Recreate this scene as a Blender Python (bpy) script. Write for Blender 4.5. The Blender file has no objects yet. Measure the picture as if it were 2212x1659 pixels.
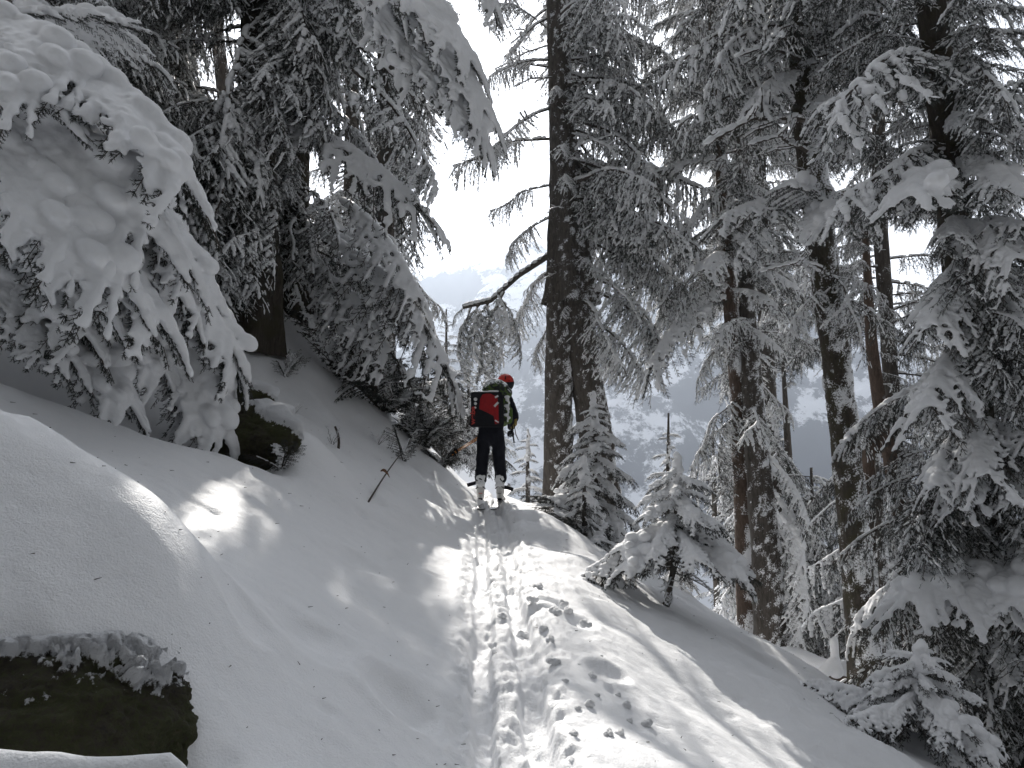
import bpy, math, random
import numpy as np
from mathutils import Matrix, Vector

random.seed(7)
rng = np.random.default_rng(7)
scene = bpy.context.scene
col = scene.collection
PI = math.pi

# ------------------------------------------------------------------ camera, sky, sun, exposure
FPX, CX, CY = 1609.0, 1106.0, 829.5          # measuring frame of 2212 x 1659
PITCH = math.radians(8.0)
cam_d = bpy.data.cameras.new('camera')
cam = bpy.data.objects.new('camera', cam_d)
col.objects.link(cam)
cam.location = (0, 0, 0)
cam.rotation_euler = (PI / 2 + PITCH, 0, 0)
cam_d.sensor_width = 36.0
cam_d.lens = FPX / 2212.0 * 36.0
cam_d.clip_end = 20000
scene.camera = cam

SUN_AZ, SUN_EL = math.radians(-7.5), math.radians(38.0)
SUN = np.array([math.sin(SUN_AZ) * math.cos(SUN_EL), math.cos(SUN_AZ) * math.cos(SUN_EL), math.sin(SUN_EL)])
SUN_STRENGTH = 5.0
CLOUD = 0.275
HAZE = 0.0003

world = bpy.data.worlds.new('World')
scene.world = world
world.use_nodes = True
wn, wl = world.node_tree.nodes, world.node_tree.links
wn.clear()
wout = wn.new('ShaderNodeOutputWorld')
sky = wn.new('ShaderNodeTexSky')
sky.sky_type = 'NISHITA'
sky.sun_disc = False
sky.sun_elevation = SUN_EL
sky.sun_rotation = SUN_AZ
sky.altitude = 1800
bg = wn.new('ShaderNodeBackground'); bg.inputs['Strength'].default_value = 0.10
bgc = wn.new('ShaderNodeBackground'); bgc.inputs['Strength'].default_value = CLOUD
bgc.inputs['Color'].default_value = (0.965, 0.975, 1.0, 1)
# thin cloud scatters forward: it glows round the sun and dims away from it
wgeo = wn.new('ShaderNodeTexCoord')
wdot = wn.new('ShaderNodeVectorMath'); wdot.operation = 'DOT_PRODUCT'
wdot.inputs[1].default_value = tuple(float(c) for c in SUN)
wl.new(wgeo.outputs['Generated'], wdot.inputs[0])
wglow = wn.new('ShaderNodeMapRange'); wglow.interpolation_type = 'SMOOTHERSTEP'
for k, v in (('From Min', 0.45), ('From Max', 1.0), ('To Min', 1.0), ('To Max', 6.0)):
    wglow.inputs[k].default_value = v
wl.new(wdot.outputs['Value'], wglow.inputs['Value'])
wmul = wn.new('ShaderNodeMath'); wmul.operation = 'MULTIPLY'; wmul.inputs[1].default_value = CLOUD
wl.new(wglow.outputs['Result'], wmul.inputs[0])
wl.new(wmul.outputs[0], bgc.inputs['Strength'])
mixw = wn.new('ShaderNodeMixShader')
tc = wn.new('ShaderNodeTexCoord')
wnoise = wn.new('ShaderNodeTexNoise'); wnoise.inputs['Scale'].default_value = 2.6
wnoise.inputs['Detail'].default_value = 7; wnoise.inputs['Roughness'].default_value = 0.6
wramp = wn.new('ShaderNodeMapRange')
for k, v in (('From Min', 0.25), ('From Max', 0.55), ('To Min', 0.62), ('To Max', 1.0)):
    wramp.inputs[k].default_value = v
wl.new(tc.outputs['Generated'], wnoise.inputs['Vector'])
wl.new(wnoise.outputs['Fac'], wramp.inputs['Value'])
wl.new(sky.outputs['Color'], bg.inputs['Color'])
wl.new(wramp.outputs['Result'], mixw.inputs['Fac'])
wl.new(bg.outputs['Background'], mixw.inputs[1])
wl.new(bgc.outputs['Background'], mixw.inputs[2])
wl.new(mixw.outputs['Shader'], wout.inputs['Surface'])

sun_d = bpy.data.lights.new('sun', 'SUN')
sun_d.energy = SUN_STRENGTH
sun_d.angle = math.radians(0.6)
sun_d.color = (1.0, 0.955, 0.89)
sun_o = bpy.data.objects.new('sun', sun_d)
col.objects.link(sun_o)
sun_o.rotation_euler = Vector(SUN).to_track_quat('Z', 'Y').to_euler()
sun_o.location = (-20, 60, 60)

vs = scene.view_settings
vs.view_transform = 'Standard'
vs.look = 'None'
vs.gamma = 1
vs.use_curve_mapping = False
vs.exposure = 0.48
scene.cycles.max_bounces = 12
scene.cycles.diffuse_bounces = 8
scene.cycles.use_denoising = True


# ------------------------------------------------------------------ measuring helpers
def P(X, Y, d):
    """A point of the place seen at (X, Y) of the photograph (2212 wide) and d metres ahead of the camera."""
    a, u = (X - CX) / FPX * d, (CY - Y) / FPX * d
    c, s = math.cos(PITCH), math.sin(PITCH)
    return np.array([a, d * c - u * s, d * s + u * c])


def pix(p):
    p = np.asarray(p, float)
    c, s = math.cos(PITCH), math.sin(PITCH)
    d = p[..., 1] * c + p[..., 2] * s
    u = -p[..., 1] * s + p[..., 2] * c
    d = np.where(np.abs(d) < 1e-3, 1e-3, d)
    return CX + p[..., 0] / d * FPX, CY - u / d * FPX, d


def in_poly(x, y, poly):
    n, inside, j = len(poly), False, len(poly) - 1
    for i in range(n):
        xi, yi = poly[i]; xj, yj = poly[j]
        if (yi > y) != (yj > y) and x < (xj - xi) * (y - yi) / (yj - yi) + xi:
            inside = not inside
        j = i
    return inside


def _hash(ix, iy, iz, seed):
    h = (ix * 374761393 + iy * 668265263 + iz * 2147483647 + seed * 974634777) & 0xFFFFFFFF
    h = ((h ^ (h >> 13)) * 1274126177) & 0xFFFFFFFF
    h = ((h ^ (h >> 16)) * 2246822519) & 0xFFFFFFFF
    return ((h ^ (h >> 15)) & 0xFFFFFF) / float(0xFFFFFF)


def vnoise(x, y, z=0.0, seed=0):
    x, y, z = np.broadcast_arrays(np.asarray(x, float), np.asarray(y, float), np.asarray(z, float))
    fx, fy, fz = np.floor(x), np.floor(y), np.floor(z)
    ix, iy, iz = fx.astype(np.int64), fy.astype(np.int64), fz.astype(np.int64)
    tx, ty, tz = x - fx, y - fy, z - fz
    tx, ty, tz = tx * tx * (3 - 2 * tx), ty * ty * (3 - 2 * ty), tz * tz * (3 - 2 * tz)
    r = 0
    for a in (0, 1):
        for b in (0, 1):
            for c in (0, 1):
                w = (tx if a else 1 - tx) * (ty if b else 1 - ty) * (tz if c else 1 - tz)
                r = r + w * _hash(ix + a, iy + b, iz + c, seed)
    return r


def fbm(x, y, z=0.0, octaves=4, seed=0, gain=0.5):
    s, a, n, f = 0, 1.0, 0, 1.0
    for o in range(octaves):
        s = s + a * (vnoise(x * f, y * f, np.asarray(z) * f, seed + o * 17) - 0.5)
        n += a; a *= gain; f *= 2.03
    return s / n * 2


def sstep(a, b, x):
    t = np.clip((x - a) / (b - a), 0, 1)
    return t * t * (3 - 2 * t)


def softplus(x, k):
    return k * np.logaddexp(0, np.asarray(x, float) / k)


# ------------------------------------------------------------------ mesh helpers
class MB:
    """Collects vertices, faces, a material index per face and a snow value per vertex, then links ONE mesh."""

    def __init__(s):
        s.v, s.f, s.m, s.a, s.n = [], [], [], [], 0

    def add(s, V, F, mat=0, att=None):
        V = np.asarray(V, float).reshape(-1, 3)
        F = np.asarray(F, np.int64)
        s.v.append(V)
        s.f.append(F + s.n)
        s.m.append(np.full(len(F), mat, np.int32) if np.isscalar(mat) else np.asarray(mat, np.int32))
        s.a.append(np.zeros(len(V)) if att is None else np.asarray(att, float).ravel())
        s.n += len(V)

    def mesh(s, name, mats, smooth=True, snow=False, smooth_mat=None):
        V = np.concatenate(s.v)
        me = bpy.data.meshes.new(name)
        cnt = np.concatenate([np.full(len(f), f.shape[1], np.int32) for f in s.f])
        loops = np.concatenate([f.ravel() for f in s.f]).astype(np.int32)
        me.vertices.add(len(V)); me.vertices.foreach_set('co', V.astype(np.float32).ravel())
        me.loops.add(len(loops)); me.loops.foreach_set('vertex_index', loops)
        me.polygons.add(len(cnt))
        me.polygons.foreach_set('loop_start', np.concatenate([[0], np.cumsum(cnt)[:-1]]).astype(np.int32))
        me.polygons.foreach_set('loop_total', cnt)
        for m in mats:
            me.materials.append(m)
        me.polygons.foreach_set('material_index', np.concatenate(s.m))
        me.polygons.foreach_set('use_smooth', np.full(len(cnt), smooth) if smooth_mat is None else (np.concatenate(s.m) == smooth_mat))
        if snow:
            at = me.attributes.new('snow', 'FLOAT', 'POINT')
            at.data.foreach_set('value', np.concatenate(s.a).astype(np.float32))
        me.update(calc_edges=True)
        me.validate()
        return me


def link(name, me, parent=None, M=None):
    o = bpy.data.objects.new(name, me)
    col.objects.link(o)
    if parent is not None:
        o.parent = parent
    if M is not None:
        o.matrix_local = M
    return o


def tag(o, label, cat, group=None):
    o['label'] = label
    o['category'] = cat
    if group:
        o['group'] = group
    return o


def empty(name, loc, label, cat, group=None):
    o = bpy.data.objects.new(name, None)
    o.empty_display_size = 0.1
    col.objects.link(o)
    o.location = [float(c) for c in loc]
    return tag(o, label, cat, group)


def frames(pts):
    pts = np.asarray(pts, float)
    T = np.gradient(pts, axis=0)
    T /= np.linalg.norm(T, axis=1, keepdims=True) + 1e-9
    ref = np.array([0, 0, 1.0]) if abs(T[0][2]) < 0.8 else np.array([1.0, 0, 0])
    A = np.cross(ref, T); A /= np.linalg.norm(A, axis=1, keepdims=True) + 1e-9
    B = np.cross(T, A)
    return T, A, B


def tube(mb, pts, rad, sides=6, mat=0, cap=True, att=None):
    pts = np.asarray(pts, float); n = len(pts)
    rad = np.broadcast_to(np.asarray(rad, float), (n,))
    T, A, B = frames(pts)
    th = np.arange(sides) * 2 * PI / sides
    V = pts[:, None] + rad[:, None, None] * (np.cos(th)[None, :, None] * A[:, None] + np.sin(th)[None, :, None] * B[:, None])
    i = np.arange(n - 1)[:, None] * sides
    j = np.arange(sides)[None]
    k = (j + 1) % sides
    F = np.stack([i + j, i + k, i + sides + k, i + sides + j], -1).reshape(-1, 4)
    V = V.reshape(-1, 3)
    mb.add(V, F, mat, np.zeros(len(V)) if att is None else np.full(len(V), att))
    if cap:
        for e, r in ((0, -1), (n - 1, 1)):
            c = np.vstack([pts[e], V[e * sides:(e + 1) * sides]])
            a = np.arange(sides) + 1; b = np.roll(a, -1)
            z = np.zeros(sides, int)
            mb.add(c, np.stack([z, a, b] if r > 0 else [z, b, a], -1), mat, np.zeros(len(c)) if att is None else np.full(len(c), att))


def box(mb, c, size, M=None, mat=0):
    s = np.array(size) / 2
    V = np.array([[x, y, z] for x in (-1, 1) for y in (-1, 1) for z in (-1, 1)], float) * s
    if M is not None:
        V = V @ np.array(M.to_3x3()).T
    F = [[0, 1, 3, 2], [4, 6, 7, 5], [0, 4, 5, 1], [2, 3, 7, 6], [0, 2, 6, 4], [1, 5, 7, 3]]
    mb.add(V + np.array(c), F, mat)


def _ico():
    import bmesh
    bm = bmesh.new()
    bmesh.ops.create_icosphere(bm, subdivisions=2, radius=1)
    V = np.array([v.co[:] for v in bm.verts]); F = np.array([[v.index for v in f.verts] for f in bm.faces])
    bm.free()
    return V, F


ICO_V, ICO_F = _ico()


def blobs(C, R):
    """Overlapping ellipsoids as one soup of triangles."""
    C = np.asarray(C, float).reshape(-1, 3); R = np.asarray(R, float)
    if R.ndim == 1:
        R = np.repeat(R[:, None], 3, 1)
    V = C[:, None] + ICO_V[None] * R[:, None]
    F = ICO_F[None] + (np.arange(len(C)) * len(ICO_V))[:, None, None]
    return V.reshape(-1, 3), F.reshape(-1, 3)


def keep_largest(me):
    """Drops crumbs that float free of the main body of snow."""
    import bmesh
    n = len(me.vertices); e = np.empty(len(me.edges) * 2, np.int64); me.edges.foreach_get('vertices', e); e = e.reshape(-1, 2)
    lab = np.arange(n)
    for _ in range(300):
        m = np.minimum(lab[e[:, 0]], lab[e[:, 1]]); old = lab.copy()
        np.minimum.at(lab, e[:, 0], m); np.minimum.at(lab, e[:, 1], m); lab = lab[lab]
        if (lab == old).all():
            break
    u, cn = np.unique(lab, return_counts=True)
    if len(u) > 1:
        bad = np.where(lab != u[cn.argmax()])[0]
        bm = bmesh.new(); bm.from_mesh(me); bm.verts.ensure_lookup_table()
        bmesh.ops.delete(bm, geom=[bm.verts[i] for i in bad], context='VERTS')
        bm.to_mesh(me); bm.free()


def remesh(V, F, voxel, name, mat, smooth=5, disp=0.0, dscale=20.0):
    """Melts a soup of blobs into one smooth skin of snow."""
    me = bpy.data.meshes.new('soup')
    me.from_pydata(V.tolist(), [], F.tolist())
    o = bpy.data.objects.new('soup', me); col.objects.link(o)
    m = o.modifiers.new('r', 'REMESH'); m.mode = 'VOXEL'; m.voxel_size = voxel
    m = o.modifiers.new('s', 'SMOOTH'); m.iterations = smooth; m.factor = 0.5
    dg = bpy.context.evaluated_depsgraph_get()
    out = bpy.data.meshes.new_from_object(o.evaluated_get(dg))
    bpy.data.objects.remove(o); bpy.data.meshes.remove(me)
    out.name = name
    n = len(out.vertices)
    co = np.empty(n * 3, np.float32); out.vertices.foreach_get('co', co); co = co.reshape(-1, 3)
    if disp:
        no = np.empty(n * 3, np.float32); out.vertices.foreach_get('normal', no); no = no.reshape(-1, 3)
        co = co + no * (disp * fbm(co[:, 0] * dscale, co[:, 1] * dscale, co[:, 2] * dscale, 3))[:, None].astype(np.float32)
        out.vertices.foreach_set('co', co.astype(np.float32).ravel())
    out.materials.clear(); out.materials.append(mat)
    keep_largest(out)
    out.polygons.foreach_set('use_smooth', np.ones(len(out.polygons), bool))
    out.update()
    return out


# ------------------------------------------------------------------ materials
def new_mat(name):
    m = bpy.data.materials.new(name); m.use_nodes = True
    nt = m.node_tree
    return m, nt.nodes, nt.links, nt.nodes['Principled BSDF']


def mk_noise(n, l, scale, detail=4, rough=0.55, vec=None, dist=0.0):
    t = n.new('ShaderNodeTexNoise')
    t.inputs['Scale'].default_value = scale; t.inputs['Detail'].default_value = detail
    t.inputs['Roughness'].default_value = rough; t.inputs['Distortion'].default_value = dist
    if vec is not None:
        l.new(vec, t.inputs['Vector'])
    return t


def mk_ramp(n, l, src, stops):
    r = n.new('ShaderNodeValToRGB')
    e = r.color_ramp.elements
    while len(e) < len(stops):
        e.new(0.5)
    for i, (p, c) in enumerate(stops):
        e[i].position = p; e[i].color = (*c, 1) if len(c) == 3 else c
    l.new(src, r.inputs['Fac'])
    return r


def mk_bump(n, l, heights, bsdf):
    prev = None
    for h, strength, dist in heights:
        b = n.new('ShaderNodeBump')
        b.inputs['Strength'].default_value = strength; b.inputs['Distance'].default_value = dist
        l.new(h, b.inputs['Height'])
        if prev is not None:
            l.new(prev, b.inputs['Normal'])
        prev = b.outputs['Normal']
    l.new(prev, bsdf.inputs['Normal'])


SNOW_C = (0.83, 0.845, 0.87)


def snow_material(name, fine=300, coarse=40, dist=0.004):
    m, n, l, b = new_mat(name)
    t = n.new('ShaderNodeTexCoord')
    n1 = mk_noise(n, l, fine, 2, 0.6, t.outputs['Object'])
    n2 = mk_noise(n, l, coarse, 4, 0.6, t.outputs['Object'])
    r = mk_ramp(n, l, n2.outputs['Fac'], [(0.2, (0.87, 0.88, 0.90)), (0.8, (0.91, 0.915, 0.925))])
    l.new(r.outputs['Color'], b.inputs['Base Color'])
    b.inputs['Roughness'].default_value = 0.55
    b.inputs['Specular IOR Level'].default_value = 0.25
    mk_bump(n, l, [(n2.outputs['Fac'], 0.35, dist * 3), (n1.outputs['Fac'], 0.5, dist)], b)
    return m


M_snow = snow_material('snow', 160, 22, 0.006)
M_ground = snow_material('ground_snow', 120, 14, 0.008)


def needle_material():
    m, n, l, b = new_mat('needles')
    t = n.new('ShaderNodeTexCoord')
    ns = mk_noise(n, l, 9, 5, 0.65, t.outputs['Object'])
    r = mk_ramp(n, l, ns.outputs['Fac'], [(0.3, (0.014, 0.020, 0.016)), (0.55, (0.034, 0.042, 0.036)), (0.66, (0.10, 0.105, 0.108)), (0.82, (0.26, 0.265, 0.275))])
    l.new(r.outputs['Color'], b.inputs['Base Color'])
    b.inputs['Roughness'].default_value = 0.6
    return m


M_needle = needle_material()


def bark_material(name, dark, light, moss=None, scale=1.0):
    m, n, l, b = new_mat(name)
    t = n.new('ShaderNodeTexCoord')
    mp = n.new('ShaderNodeMapping'); mp.inputs['Scale'].default_value = (18 * scale, 18 * scale, 4 * scale)
    l.new(t.outputs['Object'], mp.inputs['Vector'])
    n1 = mk_noise(n, l, 1.6, 6, 0.7, mp.outputs['Vector'], 0.6)
    n2 = mk_noise(n, l, 5, 3, 0.6, t.outputs['Object'])
    r = mk_ramp(n, l, n1.outputs['Fac'], [(0.3, dark), (0.7, light)])
    cur = r.outputs['Color']
    if moss:
        mx = n.new('ShaderNodeMixRGB'); mx.inputs['Color2'].default_value = (*moss, 1)
        rr = mk_ramp(n, l, n2.outputs['Fac'], [(0.45, (0, 0, 0)), (0.62, (0.9, 0.9, 0.9))])
        l.new(rr.outputs['Color'], mx.inputs['Fac']); l.new(cur, mx.inputs['Color1'])
        cur = mx.outputs['Color']
    at = n.new('ShaderNodeAttribute'); at.attribute_name = 'snow'
    n3 = mk_noise(n, l, 45, 4, 0.7, t.outputs['Object'])
    ad = n.new('ShaderNodeMath'); ad.operation = 'MULTIPLY_ADD'
    l.new(n3.outputs['Fac'], ad.inputs[0]); ad.inputs[1].default_value = 0.9
    sb = n.new('ShaderNodeMath'); sb.operation = 'SUBTRACT'; sb.inputs[1].default_value = 0.45
    l.new(at.outputs['Fac'], sb.inputs[0]); l.new(sb.outputs[0], ad.inputs[2])
    rs = mk_ramp(n, l, ad.outputs[0], [(0.44, (0, 0, 0)), (0.54, (1, 1, 1))])
    ms = n.new('ShaderNodeMixRGB'); ms.inputs['Color2'].default_value = (*SNOW_C, 1)
    l.new(rs.outputs['Color'], ms.inputs['Fac']); l.new(cur, ms.inputs['Color1'])
    l.new(ms.outputs['Color'], b.inputs['Base Color'])
    b.inputs['Roughness'].default_value = 0.8
    b.inputs['Specular IOR Level'].default_value = 0.2
    mk_bump(n, l, [(n1.outputs['Fac'], 0.9, 0.02), (n3.outputs['Fac'], 0.4, 0.008)], b)
    return m


M_bark = bark_material('grey_bark', (0.035, 0.030, 0.027), (0.13, 0.115, 0.10))
M_bark_moss = bark_material('mossy_bark', (0.028, 0.024, 0.02), (0.10, 0.085, 0.07), (0.055, 0.05, 0.03))
M_bark_red = bark_material('red_bark', (0.045, 0.033, 0.027), (0.15, 0.108, 0.084))
M_twig = bark_material('twig_bark', (0.05, 0.042, 0.036), (0.12, 0.10, 0.085))


def rock_material(name):
    m, n, l, b = new_mat(name)
    t = n.new('ShaderNodeTexCoord')
    n1 = mk_noise(n, l, 5, 6, 0.65, t.outputs['Object'])
    n2 = mk_noise(n, l, 55, 6, 0.75, t.outputs['Object'])
    mm = n.new('ShaderNodeMath'); mm.operation = 'MULTIPLY_ADD'; mm.inputs[1].default_value = 0.8; l.new(n2.outputs['Fac'], mm.inputs[0])
    ms_ = n.new('ShaderNodeMath'); ms_.operation = 'MULTIPLY_ADD'; ms_.inputs[1].default_value = 0.7; ms_.inputs[2].default_value = -0.25
    l.new(n1.outputs['Fac'], ms_.inputs[0]); l.new(ms_.outputs[0], mm.inputs[2])
    r = mk_ramp(n, l, mm.outputs[0], [(0.3, (0.02, 0.018, 0.016)), (0.45, (0.05, 0.042, 0.024)), (0.58, (0.05, 0.058, 0.016)), (0.75, (0.09, 0.066, 0.04))])
    at = n.new('ShaderNodeAttribute'); at.attribute_name = 'snow'
    ad = n.new('ShaderNodeMath'); ad.operation = 'MULTIPLY_ADD'; ad.inputs[1].default_value = 0.5
    sb = n.new('ShaderNodeMath'); sb.operation = 'SUBTRACT'; sb.inputs[1].default_value = 0.25
    l.new(at.outputs['Fac'], sb.inputs[0]); l.new(n2.outputs['Fac'], ad.inputs[0]); l.new(sb.outputs[0], ad.inputs[2])
    rs = mk_ramp(n, l, ad.outputs[0], [(0.43, (0, 0, 0)), (0.50, (1, 1, 1))])
    ms = n.new('ShaderNodeMixRGB'); ms.inputs['Color2'].default_value = (*SNOW_C, 1)
    l.new(rs.outputs['Color'], ms.inputs['Fac']); l.new(r.outputs['Color'], ms.inputs['Color1'])
    l.new(ms.outputs['Color'], b.inputs['Base Color'])
    b.inputs['Roughness'].default_value = 0.85
    mk_bump(n, l, [(n1.outputs['Fac'], 0.8, 0.05), (n2.outputs['Fac'], 1.0, 0.025)], b)
    return m


M_rock = rock_material('mossy_rock')


def plain(name, c, rough=0.6, spec=0.3, bump=None):
    m, n, l, b = new_mat(name)
    t = n.new('ShaderNodeTexCoord')
    ns = mk_noise(n, l, 30, 4, 0.6, t.outputs['Object'])
    d = tuple(x * 0.8 for x in c); e = tuple(min(1, x * 1.15) for x in c)
    r = mk_ramp(n, l, ns.outputs['Fac'], [(0.3, d), (0.7, e)])
    l.new(r.outputs['Color'], b.inputs['Base Color'])
    b.inputs['Roughness'].default_value = rough
    b.inputs['Specular IOR Level'].default_value = spec
    if bump:
        n2 = mk_noise(n, l, bump[0], 3, 0.5, t.outputs['Object'])
        mk_bump(n, l, [(n2.outputs['Fac'], 0.7, bump[1])], b)
    return m


# ------------------------------------------------------------------ the ground
def trail_x(y):
    return 0.15 - 0.045 * y


RIPS = [  # soft bumps and hollows of the snow: x, y, radius x, radius y, height
    (0.75, 10.4, 0.60, 0.55, 0.20), (0.30, 9.2, 0.45, 0.35, 0.10), (0.62, 8.6, 0.5, 0.4, 0.06),
    (0.75, 7.2, 0.5, 0.45, 0.10), (1.5, 6.4, 0.5, 0.5, 0.06), (2.0, 5.2, 0.5, 0.6, 0.09), (1.35, 5.0, 0.35, 0.5, -0.05),
    (-0.95, 8.9, 0.5, 0.35, -0.10), (-1.05, 10.4, 0.35, 0.4, 0.12),
    (-1.55, 9.4, 0.4, 0.3, 0.08), (-2.4, 8.6, 0.5, 0.4, 0.10), (-2.05, 10.3, 0.6, 0.4, 0.12),
]
DENTS = [(1245, 1340, .13, .05), (1312, 1452, .12, .05), (855, 1500, .17, .05), (905, 1530, .22, .04), (690, 1385, .2, .035), (520, 1306, .12, .035),
         (780, 1215, .15, .03), (1000, 1420, .12, .02), (610, 1330, .2, .02)]


def ground_smooth(x, y):
    x, y = np.asarray(x, float), np.asarray(y, float)
    xs = x - trail_x(np.minimum(y, 14))
    yy = np.minimum(y, 60)
    leftw = sstep(-1.0, -3.5, xs)
    z = -1.6 + 0.143 * yy - (1 - 0.75 * leftw) * 0.50 * softplus(yy - 12.4, 0.6)
    sl = 0.54 + 0.48 * sstep(8.0, 12.5, y)
    L = softplus(-xs - 0.27, 0.10)
    z = z + sl * L - 0.25 * softplus(L - 9, 2.0)
    R = softplus(xs - 0.42, 0.15)
    z = z - 0.41 * R
    u = 0.78 * (x - 0.3) + 0.63 * (y - 10.2) - 0.35
    z = z - 0.42 * softplus(u, 0.35) * sstep(-1.2, 0.6, xs)
    return z


def hollow(x, y):
    """Behind the lip of the near slope the snow dips towards the foot of the snowed-in fir."""
    u = -0.78 * (x + 2.45) + 0.63 * (y - 5.95)
    v = 0.63 * (x + 2.45) + 0.78 * (y - 5.95)
    w = sstep(1.5, 0.5, v) * sstep(-3.0, -1.8, v)
    return -0.50 * np.exp(-((u - 0.55) / 0.38) ** 2) * w + 0.05 * np.exp(-((u + 0.2) / 0.25) ** 2) * w


BOULDER = np.array([-1.64, 2.60, -0.87])          # centre of the near boulder


def ground(x, y):
    x, y = np.asarray(x, float), np.asarray(y, float)
    z = ground_smooth(x, y) + hollow(x, y)
    near = sstep(40, 14, np.hypot(x, y))
    z = z + near * 0.10 * fbm(x * 0.7, y * 0.7, 0, 3, 3) + near * 0.03 * fbm(x * 2.3 + 5, y * 2.3, 0, 3, 5)
    for bx, by, rx, ry, h in RIPS:
        z = z + h * np.exp(-((x - bx) / rx) ** 2 - ((y - by) / ry) ** 2)
    # the snow that buries the near boulder
    z = z + 0.52 * np.exp(-((x + 1.74) / 0.64) ** 4 - ((y - 2.97) / 0.43) ** 2)
    # melted-out moat in front of it
    z = z - 0.66 * np.exp(-((x + 1.48) / 0.70) ** 4 - ((y - 2.19) / 0.14) ** 2) + (0.072 + 0.52 * np.clip(x + 1.36, 0, 0.5)) * sstep(-0.40, -0.86, x) * sstep(-2.0, -1.7, x) * np.exp(-((y - 1.99) / 0.10) ** 2)
    z = z - 0.38 * np.exp(-((x + 1.12) / 0.15) ** 2 - ((y - 2.36) / 0.15) ** 2)
    # second boulder's hollow
    z = z - 0.30 * np.exp(-((x + 2.35) / 0.36) ** 2 - ((y - 6.42) / 0.22) ** 2)
    z = z + 0.40 * np.exp(-((x + 2.00) / 0.36) ** 2 - ((y - 7.00) / 0.42) ** 2) + 0.20 * np.exp(-((x + 2.72) / 0.40) ** 2 - ((y - 8.10) / 0.30) ** 2)
    # fall-line ripples on the far left bank
    lf = sstep(-0.9, -1.6, x - trail_x(y)) * sstep(6.2, 7.5, y) * sstep(20, 14, y)
    z = z + lf * 0.07 * fbm((x * 0.72 + y * 0.7) * 2.2, (-x * 0.7 + y * 0.7) * 0.7, 0, 4, 21)
    rf = sstep(0.9, 1.8, x - trail_x(y)) * sstep(12, 9, y)
    z = z + rf * 0.10 * fbm((x * 0.3 + y * 0.95) * 1.6, (x * 0.95 - y * 0.3) * 0.6, 0, 3, 31)
    return z


def on_ground(X, Y, d0=1.5, d1=40):
    """Where the line of sight through (X, Y) meets the snow."""
    ds = np.geomspace(d0, d1, 900)
    pts = np.array([P(X, Y, d) for d in ds])
    h = pts[:, 2] - ground(pts[:, 0], pts[:, 1])
    k = np.where(h < 0)[0]
    i = k[0] if len(k) else len(ds) - 1
    p = pts[i].copy(); p[2] = ground(p[0], p[1])
    return p


def tracks(x, y):
    """A trodden trench with two skin tracks in it, walls crumbled and broken."""
    xs = x - trail_x(y)
    x0 = xs + 0.030 * fbm(y * 0.8, 1.0, 0, 3, 50)
    wx, wy = x + 0.05 * fbm(x * 5, y * 5, 0, 2, 57), y + 0.05 * fbm(x * 5, y * 5, 3, 2, 58)
    use = sstep(1.0, 1.8, y) * sstep(12.6, 11.4, y)
    rough = fbm(wx * 13, wy * 11, 0, 5, 61, 0.62)
    crumb = fbm(wx * 34, wy * 34, 0, 3, 64, 0.6)
    lump = fbm(wx * 5.5, wy * 4.5, 0, 3, 66)
    broken = 0.35 + 0.65 * sstep(-0.35, 0.25, fbm(y * 1.1 + 2 * np.sign(x0), 3.0, 0, 3, 55))
    z = -0.030 * sstep(0.30, 0.20, np.abs(x0) + 0.03 * rough) * use
    for i, (c, dep) in enumerate(((-0.120, 0.085), (0.125, 0.075))):
        wob = 0.020 * fbm(y * 1.6, 7.0 * i, 0, 3, 51 + i)
        wid = 0.055 + 0.014 * fbm(y * 2.2, 5.0 * i, 0, 2, 59)
        prof = sstep(wid + 0.02, wid - 0.012, np.abs(x0 - c - wob) + 0.022 * rough)
        z = z - dep * prof * broken * use
    inner = sstep(0.34, 0.22, np.abs(x0)) * use
    z = z + inner * (0.026 * rough + 0.010 * crumb + 0.03 * np.maximum(lump, 0))
    berm = np.exp(-((x0 - 0.30) / 0.11) ** 2)
    z = z + use * berm * (0.012 + 0.032 * np.maximum(lump + 0.5 * rough, 0) + 0.008 * crumb)
    z = z + use * np.exp(-(x0 / 0.045) ** 2) * (0.01 + 0.03 * np.maximum(rough, -0.2))
    z = z + use * 0.007 * rough * sstep(0.55, 0.25, np.abs(xs - 0.25)) * sstep(-0.32, -0.2, xs)
    # the kicked-up platform behind the skier
    k = np.exp(-((x + 0.42) / 0.42) ** 2 - ((y - 9.6) / 0.7) ** 2)
    z = z + k * (0.05 * fbm(x * 9, y * 9, 0, 4, 71) - 0.04)
    k2 = np.exp(-((xs + 0.1) / 0.3) ** 2) * sstep(6.6, 7.4, y) * sstep(9.6, 8.8, y)
    z = z + k2 * (-0.05 + 0.035 * fbm(x * 8, y * 5, 0, 4, 73))
    return z


def axis(parts):
    out = []
    for a, b, s in parts:
        out.append(np.arange(a, b, s))
    return np.concatenate(out)


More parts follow.
